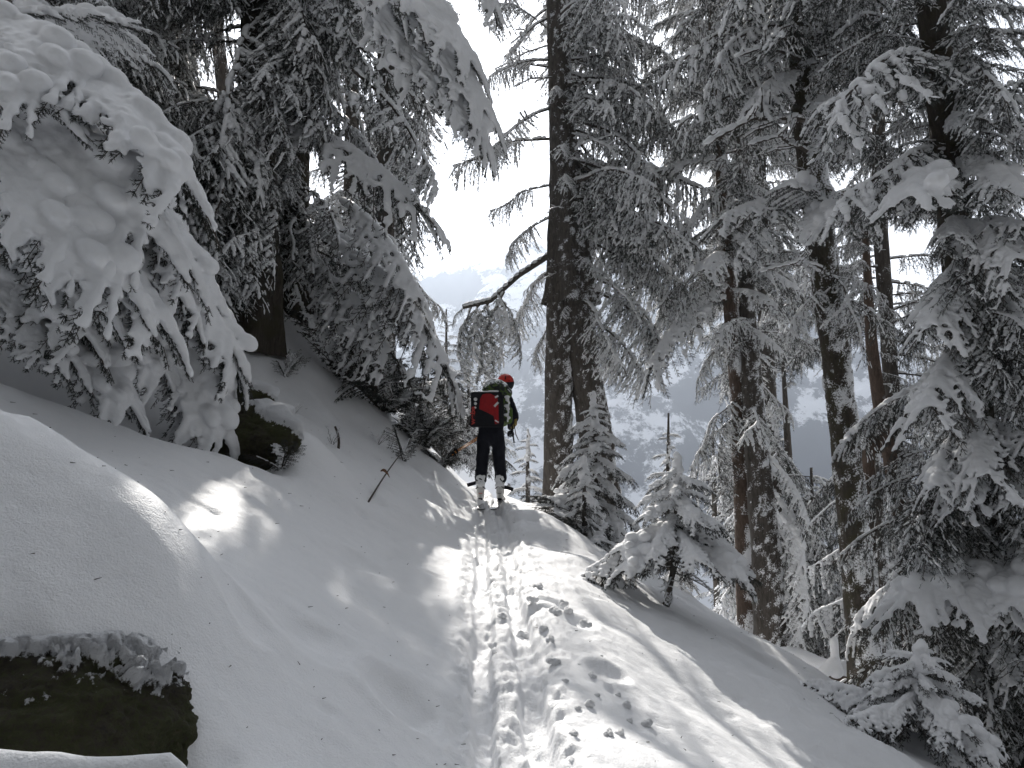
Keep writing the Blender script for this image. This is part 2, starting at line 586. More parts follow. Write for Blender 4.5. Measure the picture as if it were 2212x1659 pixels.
gx = np.concatenate([-np.geomspace(900, 6.0, 46), axis([(-5.8, -3.2, 0.07), (-3.2, -0.45, 0.03), (-0.45, 0.75, 0.0115), (0.75, 2.6, 0.022), (2.6, 6.0, 0.07)]), np.geomspace(6.0, 900, 50)])
gy = [-40.0, -20, -10, -5, -2, -0.5, 0.3]
y = 0.8
while y < 14:
    gy.append(y); y += max(0.011, 0.0052 * y)
gy = np.array(gy + list(np.geomspace(14.1, 900, 120)))
GX, GY = np.meshgrid(gx, gy)
dents = np.zeros_like(GX)
DENT_P = [(on_ground(X, Y), r, h) for X, Y, r, h in DENTS]
for p, r, h in DENT_P:
    q = ((GX - p[0]) ** 2 + (GY - p[1]) ** 2) / r ** 2
    dents += -h * np.exp(-q ** 2 * 1.2) + 0.25 * h * np.exp(-((np.sqrt(q) - 1.25) / 0.3) ** 2)
# animal prints dotted on the sunny slope
GZ = ground(GX, GY) + tracks(GX, GY) + dents
fine = sstep(16, 8, GY)
lit_rough = sstep(0.2, 0.9, GX - trail_x(GY)) * fine
GZ = GZ + 0.005 * fbm(GX * 14, GY * 14, 0, 3, 81) * fine + 0.006 * lit_rough * fbm(GX * 26, GY * 26, 0, 2, 85)
pits = np.maximum(fbm(GX * 5.5, GY * 5.5, 0, 2, 87) - 0.52, 0)
GZ = GZ - 0.10 * pits * fine - 0.02 * np.maximum(fbm(GX * 2.1 + 9, GY * 1.3, 0, 4, 89) - 0.3, 0) * fine
# wind crust with small scales where the sun patch falls on the left
pc = on_ground(395, 1080)
crust = np.exp(-(((GX - pc[0]) / 0.7) ** 2 + ((GY - pc[1]) / 0.9) ** 2) ** 2)
GZ = GZ + crust * 0.016 * np.abs(fbm(GX * 6 + GY * 3, GY * 13 - GX * 5, 0, 4, 91, 0.6))
far = np.hypot(GX, GY)
GZ = np.where(far > 40, np.maximum(GZ, -260 + 6 * fbm(GX * .02, GY * .02, 0, 3, 95)), GZ)
nr, nc = GX.shape
idx = np.arange(nr * nc).reshape(nr, nc)
Fg = np.stack([idx[:-1, :-1], idx[:-1, 1:], idx[1:, 1:], idx[1:, :-1]], -1).reshape(-1, 4)
mb = MB(); mb.add(np.stack([GX, GY, GZ], -1), Fg)
g_o = link('ground', mb.mesh('ground', [M_ground]))
g_o['kind'] = 'structure'
print('ground verts', nr * nc)


# ------------------------------------------------------------------ mountains beyond the valley
def mountain_material():
    m, n, l, b = new_mat('mountain')
    ge = n.new('ShaderNodeNewGeometry')
    sep = n.new('ShaderNodeSeparateXYZ'); l.new(ge.outputs['Normal'], sep.inputs[0])
    t = n.new('ShaderNodeTexCoord')
    n1 = mk_noise(n, l, 0.012, 8, 0.7, t.outputs['Object'])
    n2 = mk_noise(n, l, 0.08, 6, 0.75, t.outputs['Object'])
    a = n.new('ShaderNodeMath'); a.operation = 'MULTIPLY_ADD'; a.inputs[1].default_value = 0.55; a.inputs[2].default_value = 0.22
    l.new(n1.outputs['Fac'], a.inputs[0])
    a2 = n.new('ShaderNodeMath'); a2.operation = 'MULTIPLY_ADD'; a2.inputs[1].default_value = 0.45
    l.new(n2.outputs['Fac'], a2.inputs[0]); l.new(a.outputs[0], a2.inputs[2])
    s = n.new('ShaderNodeMath'); s.operation = 'MULTIPLY_ADD'; s.inputs[1].default_value = -0.8
    l.new(sep.outputs['Z'], s.inputs[0]); l.new(a2.outputs[0], s.inputs[2])
    r = mk_ramp(n, l, s.outputs[0], [(0.0, (0.80, 0.82, 0.86)), (0.19, (0.8, 0.82, 0.86)), (0.25, (0.10, 0.105, 0.125))])
    l.new(r.outputs['Color'], b.inputs['Base Color'])
    b.inputs['Roughness'].default_value = 0.9
    return m


mx_ = np.linspace(-1700, 1900, 300); my_ = np.linspace(700, 2300, 200)
MX, MY = np.meshgrid(mx_, my_)
rid = 1 - np.abs(fbm(MX * 0.0022 + 3.1, MY * 0.0022, 0, 6, 101, 0.55))
ramp = sstep(700, 1750, MY)
MZ = -270 + ramp * (690 + 170 * (rid - 0.7) + 150 * np.sin(MX * 0.0031 + 1.0)) + 90 * (rid - 0.8) * sstep(700, 1000, MY) + 45 * fbm(MX * .008, MY * .008, 0, 5, 111, 0.6) * ramp
MZ = MZ - sstep(1850, 2300, MY) * 500
nr, nc = MX.shape
idx = np.arange(nr * nc).reshape(nr, nc)
mb = MB(); mb.add(np.stack([MX, MY, MZ], -1), np.stack([idx[:-1, :-1], idx[:-1, 1:], idx[1:, 1:], idx[1:, :-1]], -1).reshape(-1, 4))
mo = link('mountain', mb.mesh('mountain', [mountain_material()]))
mo['kind'] = 'structure'

# ------------------------------------------------------------------ bough prototypes
UP = np.array([0, 0, 1.0])


def norm(v):
    return v / (np.linalg.norm(v, axis=-1, keepdims=True) + 1e-9)


def needles(mb, O, D, L, per=16, nl=0.022, nw=0.006, mat=1, seed=0):
    """A brush of flat needles round each twiglet."""
    r = np.random.default_rng(seed)
    O, D, L = np.asarray(O, float), norm(np.asarray(D, float)), np.asarray(L, float)
    N = len(O)
    ref = np.where(np.abs(D[:, 2:3]) < 0.9, UP[None], np.array([[1.0, 0, 0]]))
    A = norm(np.cross(ref, D)); B = np.cross(D, A)
    t = (np.arange(per)[None] + r.random((N, per))) / per
    th = r.random((N, per)) * 2 * PI
    rad = np.cos(th)[..., None] * A[:, None] + np.sin(th)[..., None] * B[:, None]
    base = O[:, None] + D[:, None] * (t * L[:, None])[..., None]
    d = norm(rad + D[:, None] * (0.55 + 0.4 * t)[..., None])
    ln = nl * (0.75 + 0.5 * r.random((N, per)))
    tip = base + d * ln[..., None]
    side = norm(np.cross(d, D[:, None] + 0.3 * UP)) * nw * 0.5
    V = np.stack([base - side, base + side, tip], 2).reshape(-1, 3)
    F = np.arange(len(V)).reshape(-1, 3)
    mb.add(V, F, mat)


def sticks(mb, O, D, L, r0, mat=0):
    O, D, L = np.asarray(O, float), norm(np.asarray(D, float)), np.asarray(L, float)
    N = len(O)
    ref = np.where(np.abs(D[:, 2:3]) < 0.9, UP[None], np.array([[1.0, 0, 0]]))
    A = norm(np.cross(ref, D)); B = np.cross(D, A)
    th = np.arange(3) * 2 * PI / 3
    ring = (np.cos(th)[None, :, None] * A[:, None] + np.sin(th)[None, :, None] * B[:, None]) * r0
    V = np.concatenate([O[:, None] + ring, (O + D * L[:, None])[:, None] + ring * 0.4], 1).reshape(-1, 3)
    q = np.array([[0, 1, 4, 3], [1, 2, 5, 4], [2, 0, 3, 5]])
    F = (q[None] + (np.arange(N) * 6)[:, None, None]).reshape(-1, 4)
    mb.add(V, F, mat)


def worms(mb, O, D, L, R, mat=2, sides=5, seed=0, lift=0.6):
    """Little loaves of snow lying along each twiglet."""
    r = np.random.default_rng(seed)
    O, D, L, R = np.asarray(O, float), norm(np.asarray(D, float)), np.asarray(L, float), np.asarray(R, float)
    N = len(O)
    ref = np.where(np.abs(D[:, 2:3]) < 0.95, UP[None], np.array([[1.0, 0, 0]]))
    A = norm(np.cross(ref, D)); B = np.cross(D, A)
    ts = np.array([-0.04, 0.06, 0.35, 0.7, 0.95, 1.05]); pr = np.array([0.15, 0.8, 1.0, 0.85, 0.6, 0.1])
    prr = pr[None] * (0.75 + 0.5 * r.random((N, 6)))
    th = np.arange(sides) * 2 * PI / sides + 0.3
    cen = O[:, None] + D[:, None] * (ts[None] * L[:, None])[..., None] + (UP * 1.0)[None, None] * (R * lift)[:, None, None]
    ring = np.cos(th)[None, :, None] * A[:, None] * 1.15 + np.sin(th)[None, :, None] * B[:, None] * 0.8
    V = cen[:, :, None] + ring[:, None] * (prr * R[:, None])[:, :, None, None]
    V = V.reshape(-1, 3)
    i = np.arange(5)[:, None] * sides; j = np.arange(sides)[None]; k = (j + 1) % sides
    q = np.stack([i + j, i + k, i + sides + k, i + sides + j], -1).reshape(-1, 4)
    F = (q[None] + (np.arange(N) * 6 * sides)[:, None, None]).reshape(-1, 4)
    mb.add(V, F, mat)


def main_curve(L, arch, droop, n=24, wob=0.02, seed=0):
    t = np.linspace(0, 1, n)
    w = wob * L * fbm(t * 3 + seed * 7.3, 0, 0, 2, seed) * t
    z = L * (arch * np.sin(PI * t) - droop * t ** 2)
    return np.stack([t * L, w, z], -1)


def at_curve(c, t):
    f = np.clip(t, 0, 1) * (len(c) - 1)
    i = np.minimum(f.astype(int), len(c) - 2)
    return c[i] + (c[i + 1] - c[i]) * (f - i)[:, None]


def heavy_bough(seed, L=2.0, width=0.42, snow=1.0, n2=22, voxel=0.016, arch=0.10, thick=0.085, per=14, fill=0.8, droop=0.26, tips=(0.8, 1.02), clumps=0):
    """A flat spray pressed down under a pillow of snow that ends in fingers."""
    r = np.random.default_rng(seed)
    c = main_curve(L, arch, 0.0, seed=seed)
    mb = MB()
    tube(mb, c, np.linspace(0.022, 0.006, len(c)), 5, 0)
    C, R = [], []
    O, D, LL = [], [], []
    t2 = np.linspace(0.10, 0.98, n2) + r.normal(0, 0.01, n2)
    for k, t in enumerate(t2):
        for side in ((-1, 1) if True else (1,)):
            if r.random() < 0.08:
                continue
            tt = np.clip(t + r.normal(0, 0.012), 0.05, 1)
            p0 = at_curve(c, np.array([tt]))[0]
            l2 = L * width * (math.sin(PI * min(1, 0.25 + 0.75 * (1 - tt))) ** 0.7 * 0.85 + 0.12) * r.uniform(0.7, 1.1) * (0.35 + 0.65 * sstep(0.05, 0.3, tt))
            ang = math.radians(r.uniform(42, 60) * (1 - 0.35 * tt))
            d = np.array([math.cos(ang), side * math.sin(ang), -droop - 0.2 * r.random()])
            n3 = max(3, int(l2 / 0.035))
            s = np.linspace(0, 1, n3)
            pts = p0 + norm(d) * (s * l2)[:, None] + np.array([0, 0, -(droop + 0.04) * l2]) * (s ** 2)[:, None]
            tube(mb, pts, np.linspace(0.007, 0.003, n3), 3, 0, cap=False)
            # snow along it
            rs = thick * (0.55 + 0.5 * (1 - s)) * (1 - 0.35 * tt) * r.uniform(0.75, 1.15)
            rs = rs * (0.8 + 0.35 * r.random(n3))
            keep = s < r.uniform(*tips) if snow >= 0.9 else (r.random(n3) < snow)
            q = pts + np.array([0, 0, 1.0]) * (rs * 0.55)[:, None]
            C.append(q[keep]); R.append((np.stack([rs, rs, rs * 0.72], -1))[keep])
            # tertiary twiglets
            for m in range(1, n3):
                for sd in (-1, 1):
                    if r.random() < 0.30:
                        continue
                    dd = norm(pts[m] - pts[m - 1])
                    sidev = norm(np.cross(dd, UP)) * sd
                    l3 = r.uniform(0.05, 0.10) * (1.1 - 0.5 * s[m])
                    e = norm(dd * 0.75 + sidev * 0.8 + np.array([0, 0, -0.25 - 0.3 * r.random()]))
                    O.append(pts[m] - np.array([0, 0, 0.012])); D.append(e); LL.append(l3)
                    if r.random() < 0.5 * snow:
                        rr = r.uniform(0.018, 0.03) * thick / 0.085
                        for f in (0.3, 0.6, 0.85):
                            C.append((pts[m] + e * l3 * f + np.array([0, 0, rr * 0.6]))[None]); R.append(np.full((1, 3), rr * (1.1 - 0.3 * f)))
            O.append(pts[-1]); D.append(norm(pts[-1] - pts[-2])); LL.append(0.07)
    # the pillow between the twigs
    for t in np.arange(0.06, 0.97, 0.035 / L * 2.0):
        lw = L * width * 0.55 * math.sin(PI * min(1, 0.2 + 0.8 * (1 - t))) ** 0.7 * (0.35 + 0.65 * float(sstep(0.05, 0.3, t)))
        p0 = at_curve(c, np.array([t]))[0]
        for sd in (-1, 1):
            yy = 0.05
            while yy < lw * r.uniform(0.65, 1.05):
                if r.random() < fill:
                    rr = thick * r.uniform(0.7, 1.05) * (1 - 0.35 * yy / max(lw, 0.01)) * (1 - 0.3 * t)
                    C.append((p0 + np.array([yy * 0.75, sd * yy, -0.42 * yy - 0.35 * yy * yy / max(L * width, .01) + rr * 0.35]))[None]); R.append(np.array([[rr, rr, rr * 0.62]]))
                yy += thick * 0.8
    for _ in range(clumps):
        t = r.uniform(0.15, 0.92); yy = r.normal(0, 0.32) * L * width * 0.6
        p0 = at_curve(c, np.array([t]))[0]; rr = thick * r.uniform(1.15, 1.75)
        for q in range(3):
            C.append((p0 + np.array([abs(yy) * 0.7 + r.normal(0, rr * .6), yy + r.normal(0, rr * .5), -0.42 * abs(yy) + rr * 0.55]))[None]); R.append(np.array([[rr, rr * .9, rr * 0.7]]) * r.uniform(0.7, 1))
    tm = np.linspace(0.0, 1.0, int(L / 0.04))
    pm = at_curve(c, tm)
    rm = thick * (1.15 - 0.55 * tm) * (0.85 + 0.3 * r.random(len(tm)))
    C.append(pm + UP * (rm * 0.6)[:, None]); R.append(np.stack([rm, rm * 1.25, rm * 0.8], -1))
    O, D, LL = np.array(O), np.array(D), np.array(LL)
    needles(mb, O, D, LL, per, 0.022, 0.006, 1, seed)
    sticks(mb, O, D, LL, 0.003, 0)
    V, F = blobs(np.concatenate(C), np.concatenate(R))
    return mb.mesh('heavy_bough', [M_twig, M_needle], smooth=False), remesh(V, F, voxel, 'snow_load', M_snow, 4, 0.010, 9), L


def frosted_bough(seed, L=2.0, bare=0.12, hang=0.8, width=0.26, dens=1.0, snowy=0.75, limb=0.020, arch=0.10, rime=0.015, limbsnow=0.5):
    """A limb hung with drooping rimed sprays, snow lying along its top."""
    r = np.random.default_rng(seed)
    c = main_curve(L, arch, 0.0, wob=0.14, seed=seed)
    mb = MB()
    tube(mb, c, np.linspace(limb, limb * 0.22, len(c)), 6, 0)
    O, D, LL = [], [], []
    SO, SD, SL, SR = [], [], [], []
    n2 = int(L * 15 * dens)
    for t in np.linspace(bare, 0.99, n2):
        for side in (-1, 1):
            if r.random() < 0.12:
                continue
            p0 = at_curve(c, np.array([t]))[0]
            l2 = L * width * (0.35 + 0.65 * math.sin(PI * (0.12 + 0.8 * (1 - t)))) * r.uniform(0.55, 1.15)
            ang = math.radians(r.uniform(35, 85) * (1 - 0.3 * t))
            d = norm(np.array([math.cos(ang), side * math.sin(ang) * 0.9, -hang * r.uniform(0.3, 1.1)]))
            n3 = max(3, int(l2 / 0.045))
            s = np.linspace(0, 1, n3)
            pts = p0 + d * (s * l2)[:, None] + np.array([0, 0, -0.45 * hang * l2]) * (s ** 1.7)[:, None] + r.normal(0, 0.008, (n3, 3)) * s[:, None]
            tube(mb, pts, np.linspace(0.006, 0.0025, n3), 3, 0, cap=False)
            laden = r.random() < snowy
            ruf = r.uniform(0.8, 1.5) if laden else 0.42
            for m in range(n3 - 1):
                if r.random() < (0.88 if laden else 0.35):
                    SO.append(pts[m]); SD.append(pts[m + 1] - pts[m]); SL.append(np.linalg.norm(pts[m + 1] - pts[m]) * 1.15); SR.append(rime * ruf * r.uniform(0.8, 1.6) * (1.15 - 0.4 * s[m]))
            for m in range(1, n3):
                for q in range(2):
                    dd = norm(pts[m] - pts[m - 1])
                    e = norm(dd * 0.8 + r.normal(0, 0.55, 3) + np.array([0, 0, -0.25 * hang]))
                    O.append(pts[m]); D.append(e); LL.append(r.uniform(0.045, 0.10))
            O.append(pts[-1]); D.append(norm(pts[-1] - pts[-2])); LL.append(0.07)
    O, D, LL = np.array(O), np.array(D), np.array(LL)
    needles(mb, O, D, LL, 11, 0.022, 0.0075, 1, seed)
    k = r.random(len(O)) < snowy * 0.4
    worms(mb, O[k], D[k], LL[k], rime * r.uniform(0.35, 0.8, k.sum()), 2, 4, seed)
    worms(mb, SO, SD, SL, SR, 2, 6, seed + 3, 0.7)
    # snow lying along the limb
    tm = np.linspace(0.0, 0.97, int(L / 0.09))
    pm = at_curve(c, tm); pe = at_curve(c, np.minimum(tm + 0.1 / L, 1))
    kk = r.random(len(tm)) < limbsnow
    worms(mb, pm[kk], (pe - pm)[kk] + 1e-4, np.full(kk.sum(), 0.12), limb * (1.1 - 0.5 * tm[kk]) * r.uniform(0.8, 1.3, kk.sum()) + 0.012, 2, 7, seed + 1, 1.0)
    return mb.mesh('frosted_bough', [M_twig, M_needle, M_snow], smooth_mat=2), None, L


def bare_branch(seed, L=1.0, n2=9, snowy=True, r0=0.012):
    """A leafless twig with forks and snow on top."""
    r = np.random.default_rng(seed)
    c = main_curve(L, 0.05, 0.0, wob=0.12, seed=seed)
    mb = MB()
    tube(mb, c, np.linspace(r0, r0 * 0.3, len(c)), 5, 0)
    O, D, LL = [], [], []
    for t in np.linspace(0.2, 0.95, n2):
        p0 = at_curve(c, np.array([t]))[0]
        d = norm(np.array([0.7, r.choice([-1, 1]) * r.uniform(0.4, 0.9), r.normal(0.0, 0.35)]))
        l = L * r.uniform(0.15, 0.35) * (1.15 - t)
        pts = p0 + d * (np.linspace(0, l, 5))[:, None] + r.normal(0, 0.01, (5, 3)) * np.linspace(0, 1, 5)[:, None]
        tube(mb, pts, np.linspace(r0 * 0.45, r0 * 0.2, 5), 4, 0, cap=False)
        for m in range(1, 5):
            if r.random() < 0.6:
                e = norm(d + r.normal(0, 0.6, 3)); O.append(pts[m]); D.append(e); LL.append(l * r.uniform(0.15, 0.4))
        if snowy:
            worms(mb, pts[:-1], np.diff(pts, axis=0), np.full(4, l / 4), np.full(4, r0 * 0.9), 1, 5, seed + int(t * 100))
    sticks(mb, O, D, LL, r0 * 0.22, 0)
    if snowy:
        worms(mb, c[:-1:2], c[1::2] - c[:-1:2] + 1e-4, np.full(len(c[:-1:2]), L / 11), np.full(len(c[:-1:2]), r0 * 1.3), 1, 6, seed)
    return mb.mesh('bare_branch', [M_twig, M_snow], smooth=True), None, L


HEAVY = [heavy_bough(11 + i, 2.0, w, 1.0, 20, 0.017, 0.10, th, 16, 0.9, 0.19, tp, 9) for i, (w, th, tp) in enumerate(((0.34, 0.085, (0.7, 1.0)), (0.40, 0.09, (0.72, 1.02)), (0.28, 0.08, (0.65, 0.98)), (0.37, 0.08, (0.6, 1.0))))]
MEDIUM = [heavy_bough(31 + i, 1.8, 0.34, 0.72, 20, 0.015, 0.08, 0.055, 14, 0.35) for i in range(3)]
SAPL = [heavy_bough(51 + i, 0.75, 0.40, 0.95, 12, 0.0085, 0.08, 0.045, 16) for i in range(3)]
SAPL_FAT = [heavy_bough(56 + i, 0.75, 0.46, 1.0, 11, 0.0085, 0.08, 0.062, 16, 0.9, 0.14, (0.6, 0.95), 4) for i in range(2)]
SAPL_THIN = [heavy_bough(61 + i, 0.75, 0.40, 0.5, 12, 0.0085, 0.05, 0.024, 18, 0.1) for i in range(2)]
FROST = [frosted_bough(71 + i, 2.0, 0.10, 0.8, 0.25, 1.0, (0.35, 0.45, 0.55, 0.4)[i], 0.02, 0.10, 0.019) for i in range(4)]
HANG = [frosted_bough(81 + i, 2.2, 0.30, 1.25, 0.24, 1.1, 0.45, 0.030, 0.10, 0.017, 0.85) for i in range(3)]
DARK = [frosted_bough(91 + i, 2.0, 0.10, 0.7, 0.26, 1.1, 0.22, 0.018, 0.12, 0.018, 0.35) for i in range(3)]
BARE = [bare_branch(101 + i, 1.0) for i in range(3)]
LIMB = [bare_branch(111 + i, 2.0, 14, True, 0.030) for i in range(3)]
print('prototypes', [len(p[0].polygons) for p in HEAVY + MEDIUM + SAPL + FROST + HANG], [len(p[1].polygons) for p in HEAVY + MEDIUM + SAPL])

# ------------------------------------------------------------------ where light comes through and where the sky shows
GAPS = [
    [(905, 395), (960, 440), (1015, 490), (1060, 450), (1172, 470), (1175, 545), (1080, 620), (990, 660), (960, 690), (945, 610), (915, 500)],
    [(1100, 200), (1172, 240), (1172, 330), (1120, 260)],
    [(1050, 300), (1170, 350), (1170, 400), (1030, 380)],
    [(845, 730), (960, 800), (950, 860), (860, 830)],
    [(1445, 395), (1530, 385), (1520, 475), (1490, 480)],
    [(1310, 800), (1400, 770), (1480, 720), (1500, 880), (1400, 990), (1340, 900)],
    [(1105, 700), (1170, 720), (1165, 1000), (1105, 1010)],
    [(1900, 500), (1950, 480), (1985, 640), (1945, 690), (1905, 640)],
    [(475, 40), (520, 60), (505, 200), (470, 260)],
    [(1690, 850), (1740, 830), (1795, 900), (1810, 1030), (1740, 1040), (1700, 950)], [(1825, 745), (1905, 740), (1925, 885), (1850, 895)], [(1915, 980), (1970, 975), (1960, 1050), (1920, 1050)],
    [(1500, 900), (1560, 880), (1570, 960), (1500, 1000)],
]
LIT = [
    [(1035, 1240), (1060, 1205), (1120, 1190), (1210, 1200), (1300, 1245), (1340, 1300), (1420, 1395), (1500, 1480), (1650, 1659), (1660, 1720), (1030, 1720)],
    [(1000, 1010), (1090, 1005), (1200, 1040), (1215, 1085), (1100, 1070), (1010, 1085)],
    [(285, 1110), (335, 1015), (400, 965), (505, 955), (495, 1050), (430, 1180), (365, 1185)],
    [(690, 850), (760, 870), (800, 905), (720, 890)],
    [(1560, 1400), (1640, 1470), (1700, 1540), (1650, 1530)], [(1700, 1560), (1790, 1600), (1840, 1655), (1790, 1650)],
]


_cx, _cy = np.arange(-9, 9, 0.05), np.arange(0, 26, 0.05)
_CG = ground(*np.meshgrid(_cx, _cy))


def gfast(x, y):
    i, j = int((y - 0) / 0.05 + 0.5), int((x + 9) / 0.05 + 0.5)
    if 0 <= i < _CG.shape[0] and 0 <= j < _CG.shape[1]:
        return _CG[i, j]
    return float(ground_smooth(x, y))


def sun_foot(p):
    """The ground point that p shades."""
    q = np.array(p, float)
    for _ in range(8):
        t = (q[2] - gfast(q[0], q[1])) / (SUN[2] - 0.05)
        q = q - SUN * t
        if abs(t) < 0.02:
            break
    return q


def blocked(p, gaps=True, lit=True, slack=0.0):
    x, y, d = (float(v) for v in pix(p))
    if gaps and d > 0:
        for g in GAPS:
            if in_poly(x, y, g):
                return True
    if lit:
        q = sun_foot(p)
        x, y, d = (float(v) for v in pix(q))
        if d > 0.5:
            for g in LIT:
                if in_poly(x, y, g):
                    return True
    return False


def shades_patch(o, t):
    d = t - o; sd = norm(np.cross(d, UP)) * np.linalg.norm(d) * 0.22
    for u in (0.2, 0.45, 0.7, 0.9, 1.02):
        for w in (-1, 0, 1):
            q = sun_foot(o + d * u + sd * w - UP * 0.05)
            x, y, dd = (float(v) for v in pix(q))
            if dd > 0.5 and (in_poly(x, y, LIT[2]) or in_poly(x, y, LIT[3])):
                return True
    return False


def place(proto, tree, base, origin, tip, roll=0.0, scale=None, name='branch'):
    me, snow, L = proto
    o, t = np.asarray(origin, float), np.asarray(tip, float)
    d = t - o
    ln = np.linalg.norm(d)
    X = Vector(d / ln)
    Z = Vector((0, 0, 1)) - X * X.z
    if Z.length < 0.12:
        Z = Vector((0, -1, 0.2)) - X * X.dot(Vector((0, -1, 0.2)))
    Z.normalize()
    Y = Z.cross(X)
    R = Matrix((X, Y, Z)).transposed().to_4x4() @ Matrix.Rotation(roll, 4, 'X')
    s = ln / L
    M = Matrix.Translation(Vector(o - base)) @ R @ Matrix.Diagonal((s, scale or s, scale or s, 1))
    b = link(name, me, tree, M)
    if snow is not None:
        link('snow_load', snow, b)
    return b


def trunk_mesh(name, paths, mat, sides=28, step=0.06, snow=0.45, seed=0, freq=1.0, rough=0.03):
    """Tapered stems with bark ridges, root flare and plastered snow; PATHS = [[(point, radius), ...], ...]."""
    mb = MB()
    for path in paths:
        pts = np.array([p for p, _ in path], float); rad = np.array([r for _, r in path], float)
        seg = np.concatenate([[0], np.cumsum(np.linalg.norm(np.diff(pts, axis=0), axis=1))])
        n = max(6, int(seg[-1] / step))
        s = np.linspace(0, seg[-1], n)
        c = np.stack([np.interp(s, seg, pts[:, k]) for k in range(3)], -1)
        for _ in range(6):
            c[1:-1] = (c[:-2] + c[1:-1] * 2 + c[2:]) / 4
        rr = np.interp(s, seg, rad)
        th = np.arange(sides) * 2 * PI / sides
        A = np.stack([np.cos(th), np.sin(th), 0 * th], -1)
        V = c[:, None] + A[None] * rr[:, None, None]
        q = V * np.array([9, 9, 2.2]) + seed
        bark = fbm(q[..., 0], q[..., 1], q[..., 2], 4, seed)
        w = V * np.array([7, 7, 5]) * freq + 31 + seed
        sn = fbm(w[..., 0], w[..., 1], w[..., 2], 4, seed + 5, 0.6) * 0.5 + 0.5
        sn = sn + (snow - 0.62) + 0.10 * A[None, :, 0]
        flare = 1 + 0.55 * np.exp(-s / (3.0 * rr[0] + 0.05))[:, None] * (0.5 + 0.5 * (np.cos(th * 5 + seed)[None]))
        V = c[:, None] + A[None] * (rr[:, None] * flare * (1 + 0.10 * bark) + rough * 0.7 * sstep(0.46, 0.56, sn))[..., None]
        i = np.arange(n - 1)[:, None] * sides; j = np.arange(sides)[None]; k = (j + 1) % sides
        F = np.stack([i + j, i + k, i + sides + k, i + sides + j], -1).reshape(-1, 4)
        mb.add(V, F, 0, np.clip(sn, 0, 1))
    return mb.mesh(name, [mat], snow=True)


def pathp(pts, base=None):
    """(X, Y, depth, width in px) along a stem -> points and radii."""
    out = []
    for X, Y, d, w in pts:
        out.append((P(X, Y, d), 0.5 * w * d / FPX))
    return out


def stem_at(path, t):
    pts = np.array([p for p, _ in path]); rad = np.array([r for _, r in path])
    seg = np.concatenate([[0], np.cumsum(np.linalg.norm(np.diff(pts, axis=0), axis=1))])
    s = t * seg[-1]
    return np.array([np.interp(s, seg, pts[:, k]) for k in range(3)]), float(np.interp(s, seg, rad))


class Tree:
    patch = True
    cap = 290
    def __init__(s, name, label, paths, mat, cat='tree', group=None, snow=0.45, seed=0, sides=28, step=0.06, sink=True, trunk='trunk', freq=1.0):
        s.paths = paths
        p0 = paths[0][0][0].copy()
        g = float(ground(p0[0], p0[1]))
        if sink:
            for path in paths:            # run the stem down into the snow
                a, r = path[0]
                gg = float(ground(a[0], a[1]))
                if a[2] > gg - 0.15 and path is paths[0] or path is not paths[0] and a[2] > gg - 0.15 and len(paths) > 2 and path is paths[1]:
                    path.insert(0, (np.array([a[0], a[1], gg - 0.25]), r))
        s.base = np.array([p0[0], p0[1], min(g, p0[2])])
        s.root = empty(name, s.base, label, cat, group)
        rel = [[(p - s.base, r) for p, r in path] for path in paths]
        link(trunk, trunk_mesh(trunk, rel, mat, sides, step, snow, seed, freq), s.root)
        s.r = random.Random(seed + 100)
        s.n = 0

    def bough(s, proto, origin, tip, roll=None, scale=None):
        if s.n >= s.cap or s.patch and shades_patch(np.asarray(origin, float), np.asarray(tip, float)):
            return
        s.n += 1
        return place(proto, s.root, s.base, origin, tip, s.r.uniform(-0.25, 0.25) if roll is None else roll, scale)

    def crown(s, protos, n, t0, t1, len0, len1, pitch0, pitch1, path=0, az=None, gaps=True, lit=True, zmax=None, power=1.0, jitter=0.3):
        """Boughs all round the stem between t0 and t1; length and pitch run from the first value (low) to the second (high)."""
        golden = s.r.random() * 6.28
        for i in range(n):
            u = (i + s.r.random()) / n
            t = t0 + (t1 - t0) * u
            o, rad = stem_at(s.paths[path], t)
            ln = (len0 + (len1 - len0) * u ** power) * s.r.uniform(1 - jitter, 1 + jitter * 0.6)
            pt = math.radians(pitch0 + (pitch1 - pitch0) * u + s.r.uniform(-9, 9))
            for _ in range(3):
                if az is None:
                    a = golden + i * 2.39996 + s.r.uniform(-0.3, 0.3)
                else:
                    a = math.radians(s.r.uniform(*az))
                d = np.array([math.cos(a) * math.cos(pt), math.sin(a) * math.cos(pt), math.sin(pt)])
                tip = o + d * ln
                g = float(ground(tip[0], tip[1]))
                if tip[2] < g + 0.05:
                    tip[2] = g + 0.08
                sd = norm(np.cross(tip - o, UP)) * ln * 0.18
                qs = [o + (tip - o) * u - UP * 0.12 * ln * u + sd * w for u in (0.35, 0.6, 0.85, 1.03) for w in (-1, 0, 1)]
                if not any(blocked(q, gaps, lit) for q in qs):
                    s.bough(s.r.choice(protos), o + d * rad * 0.6, tip)
                    break
                golden += 0.9


def stems(*pts):
    return [pathp(pts)]


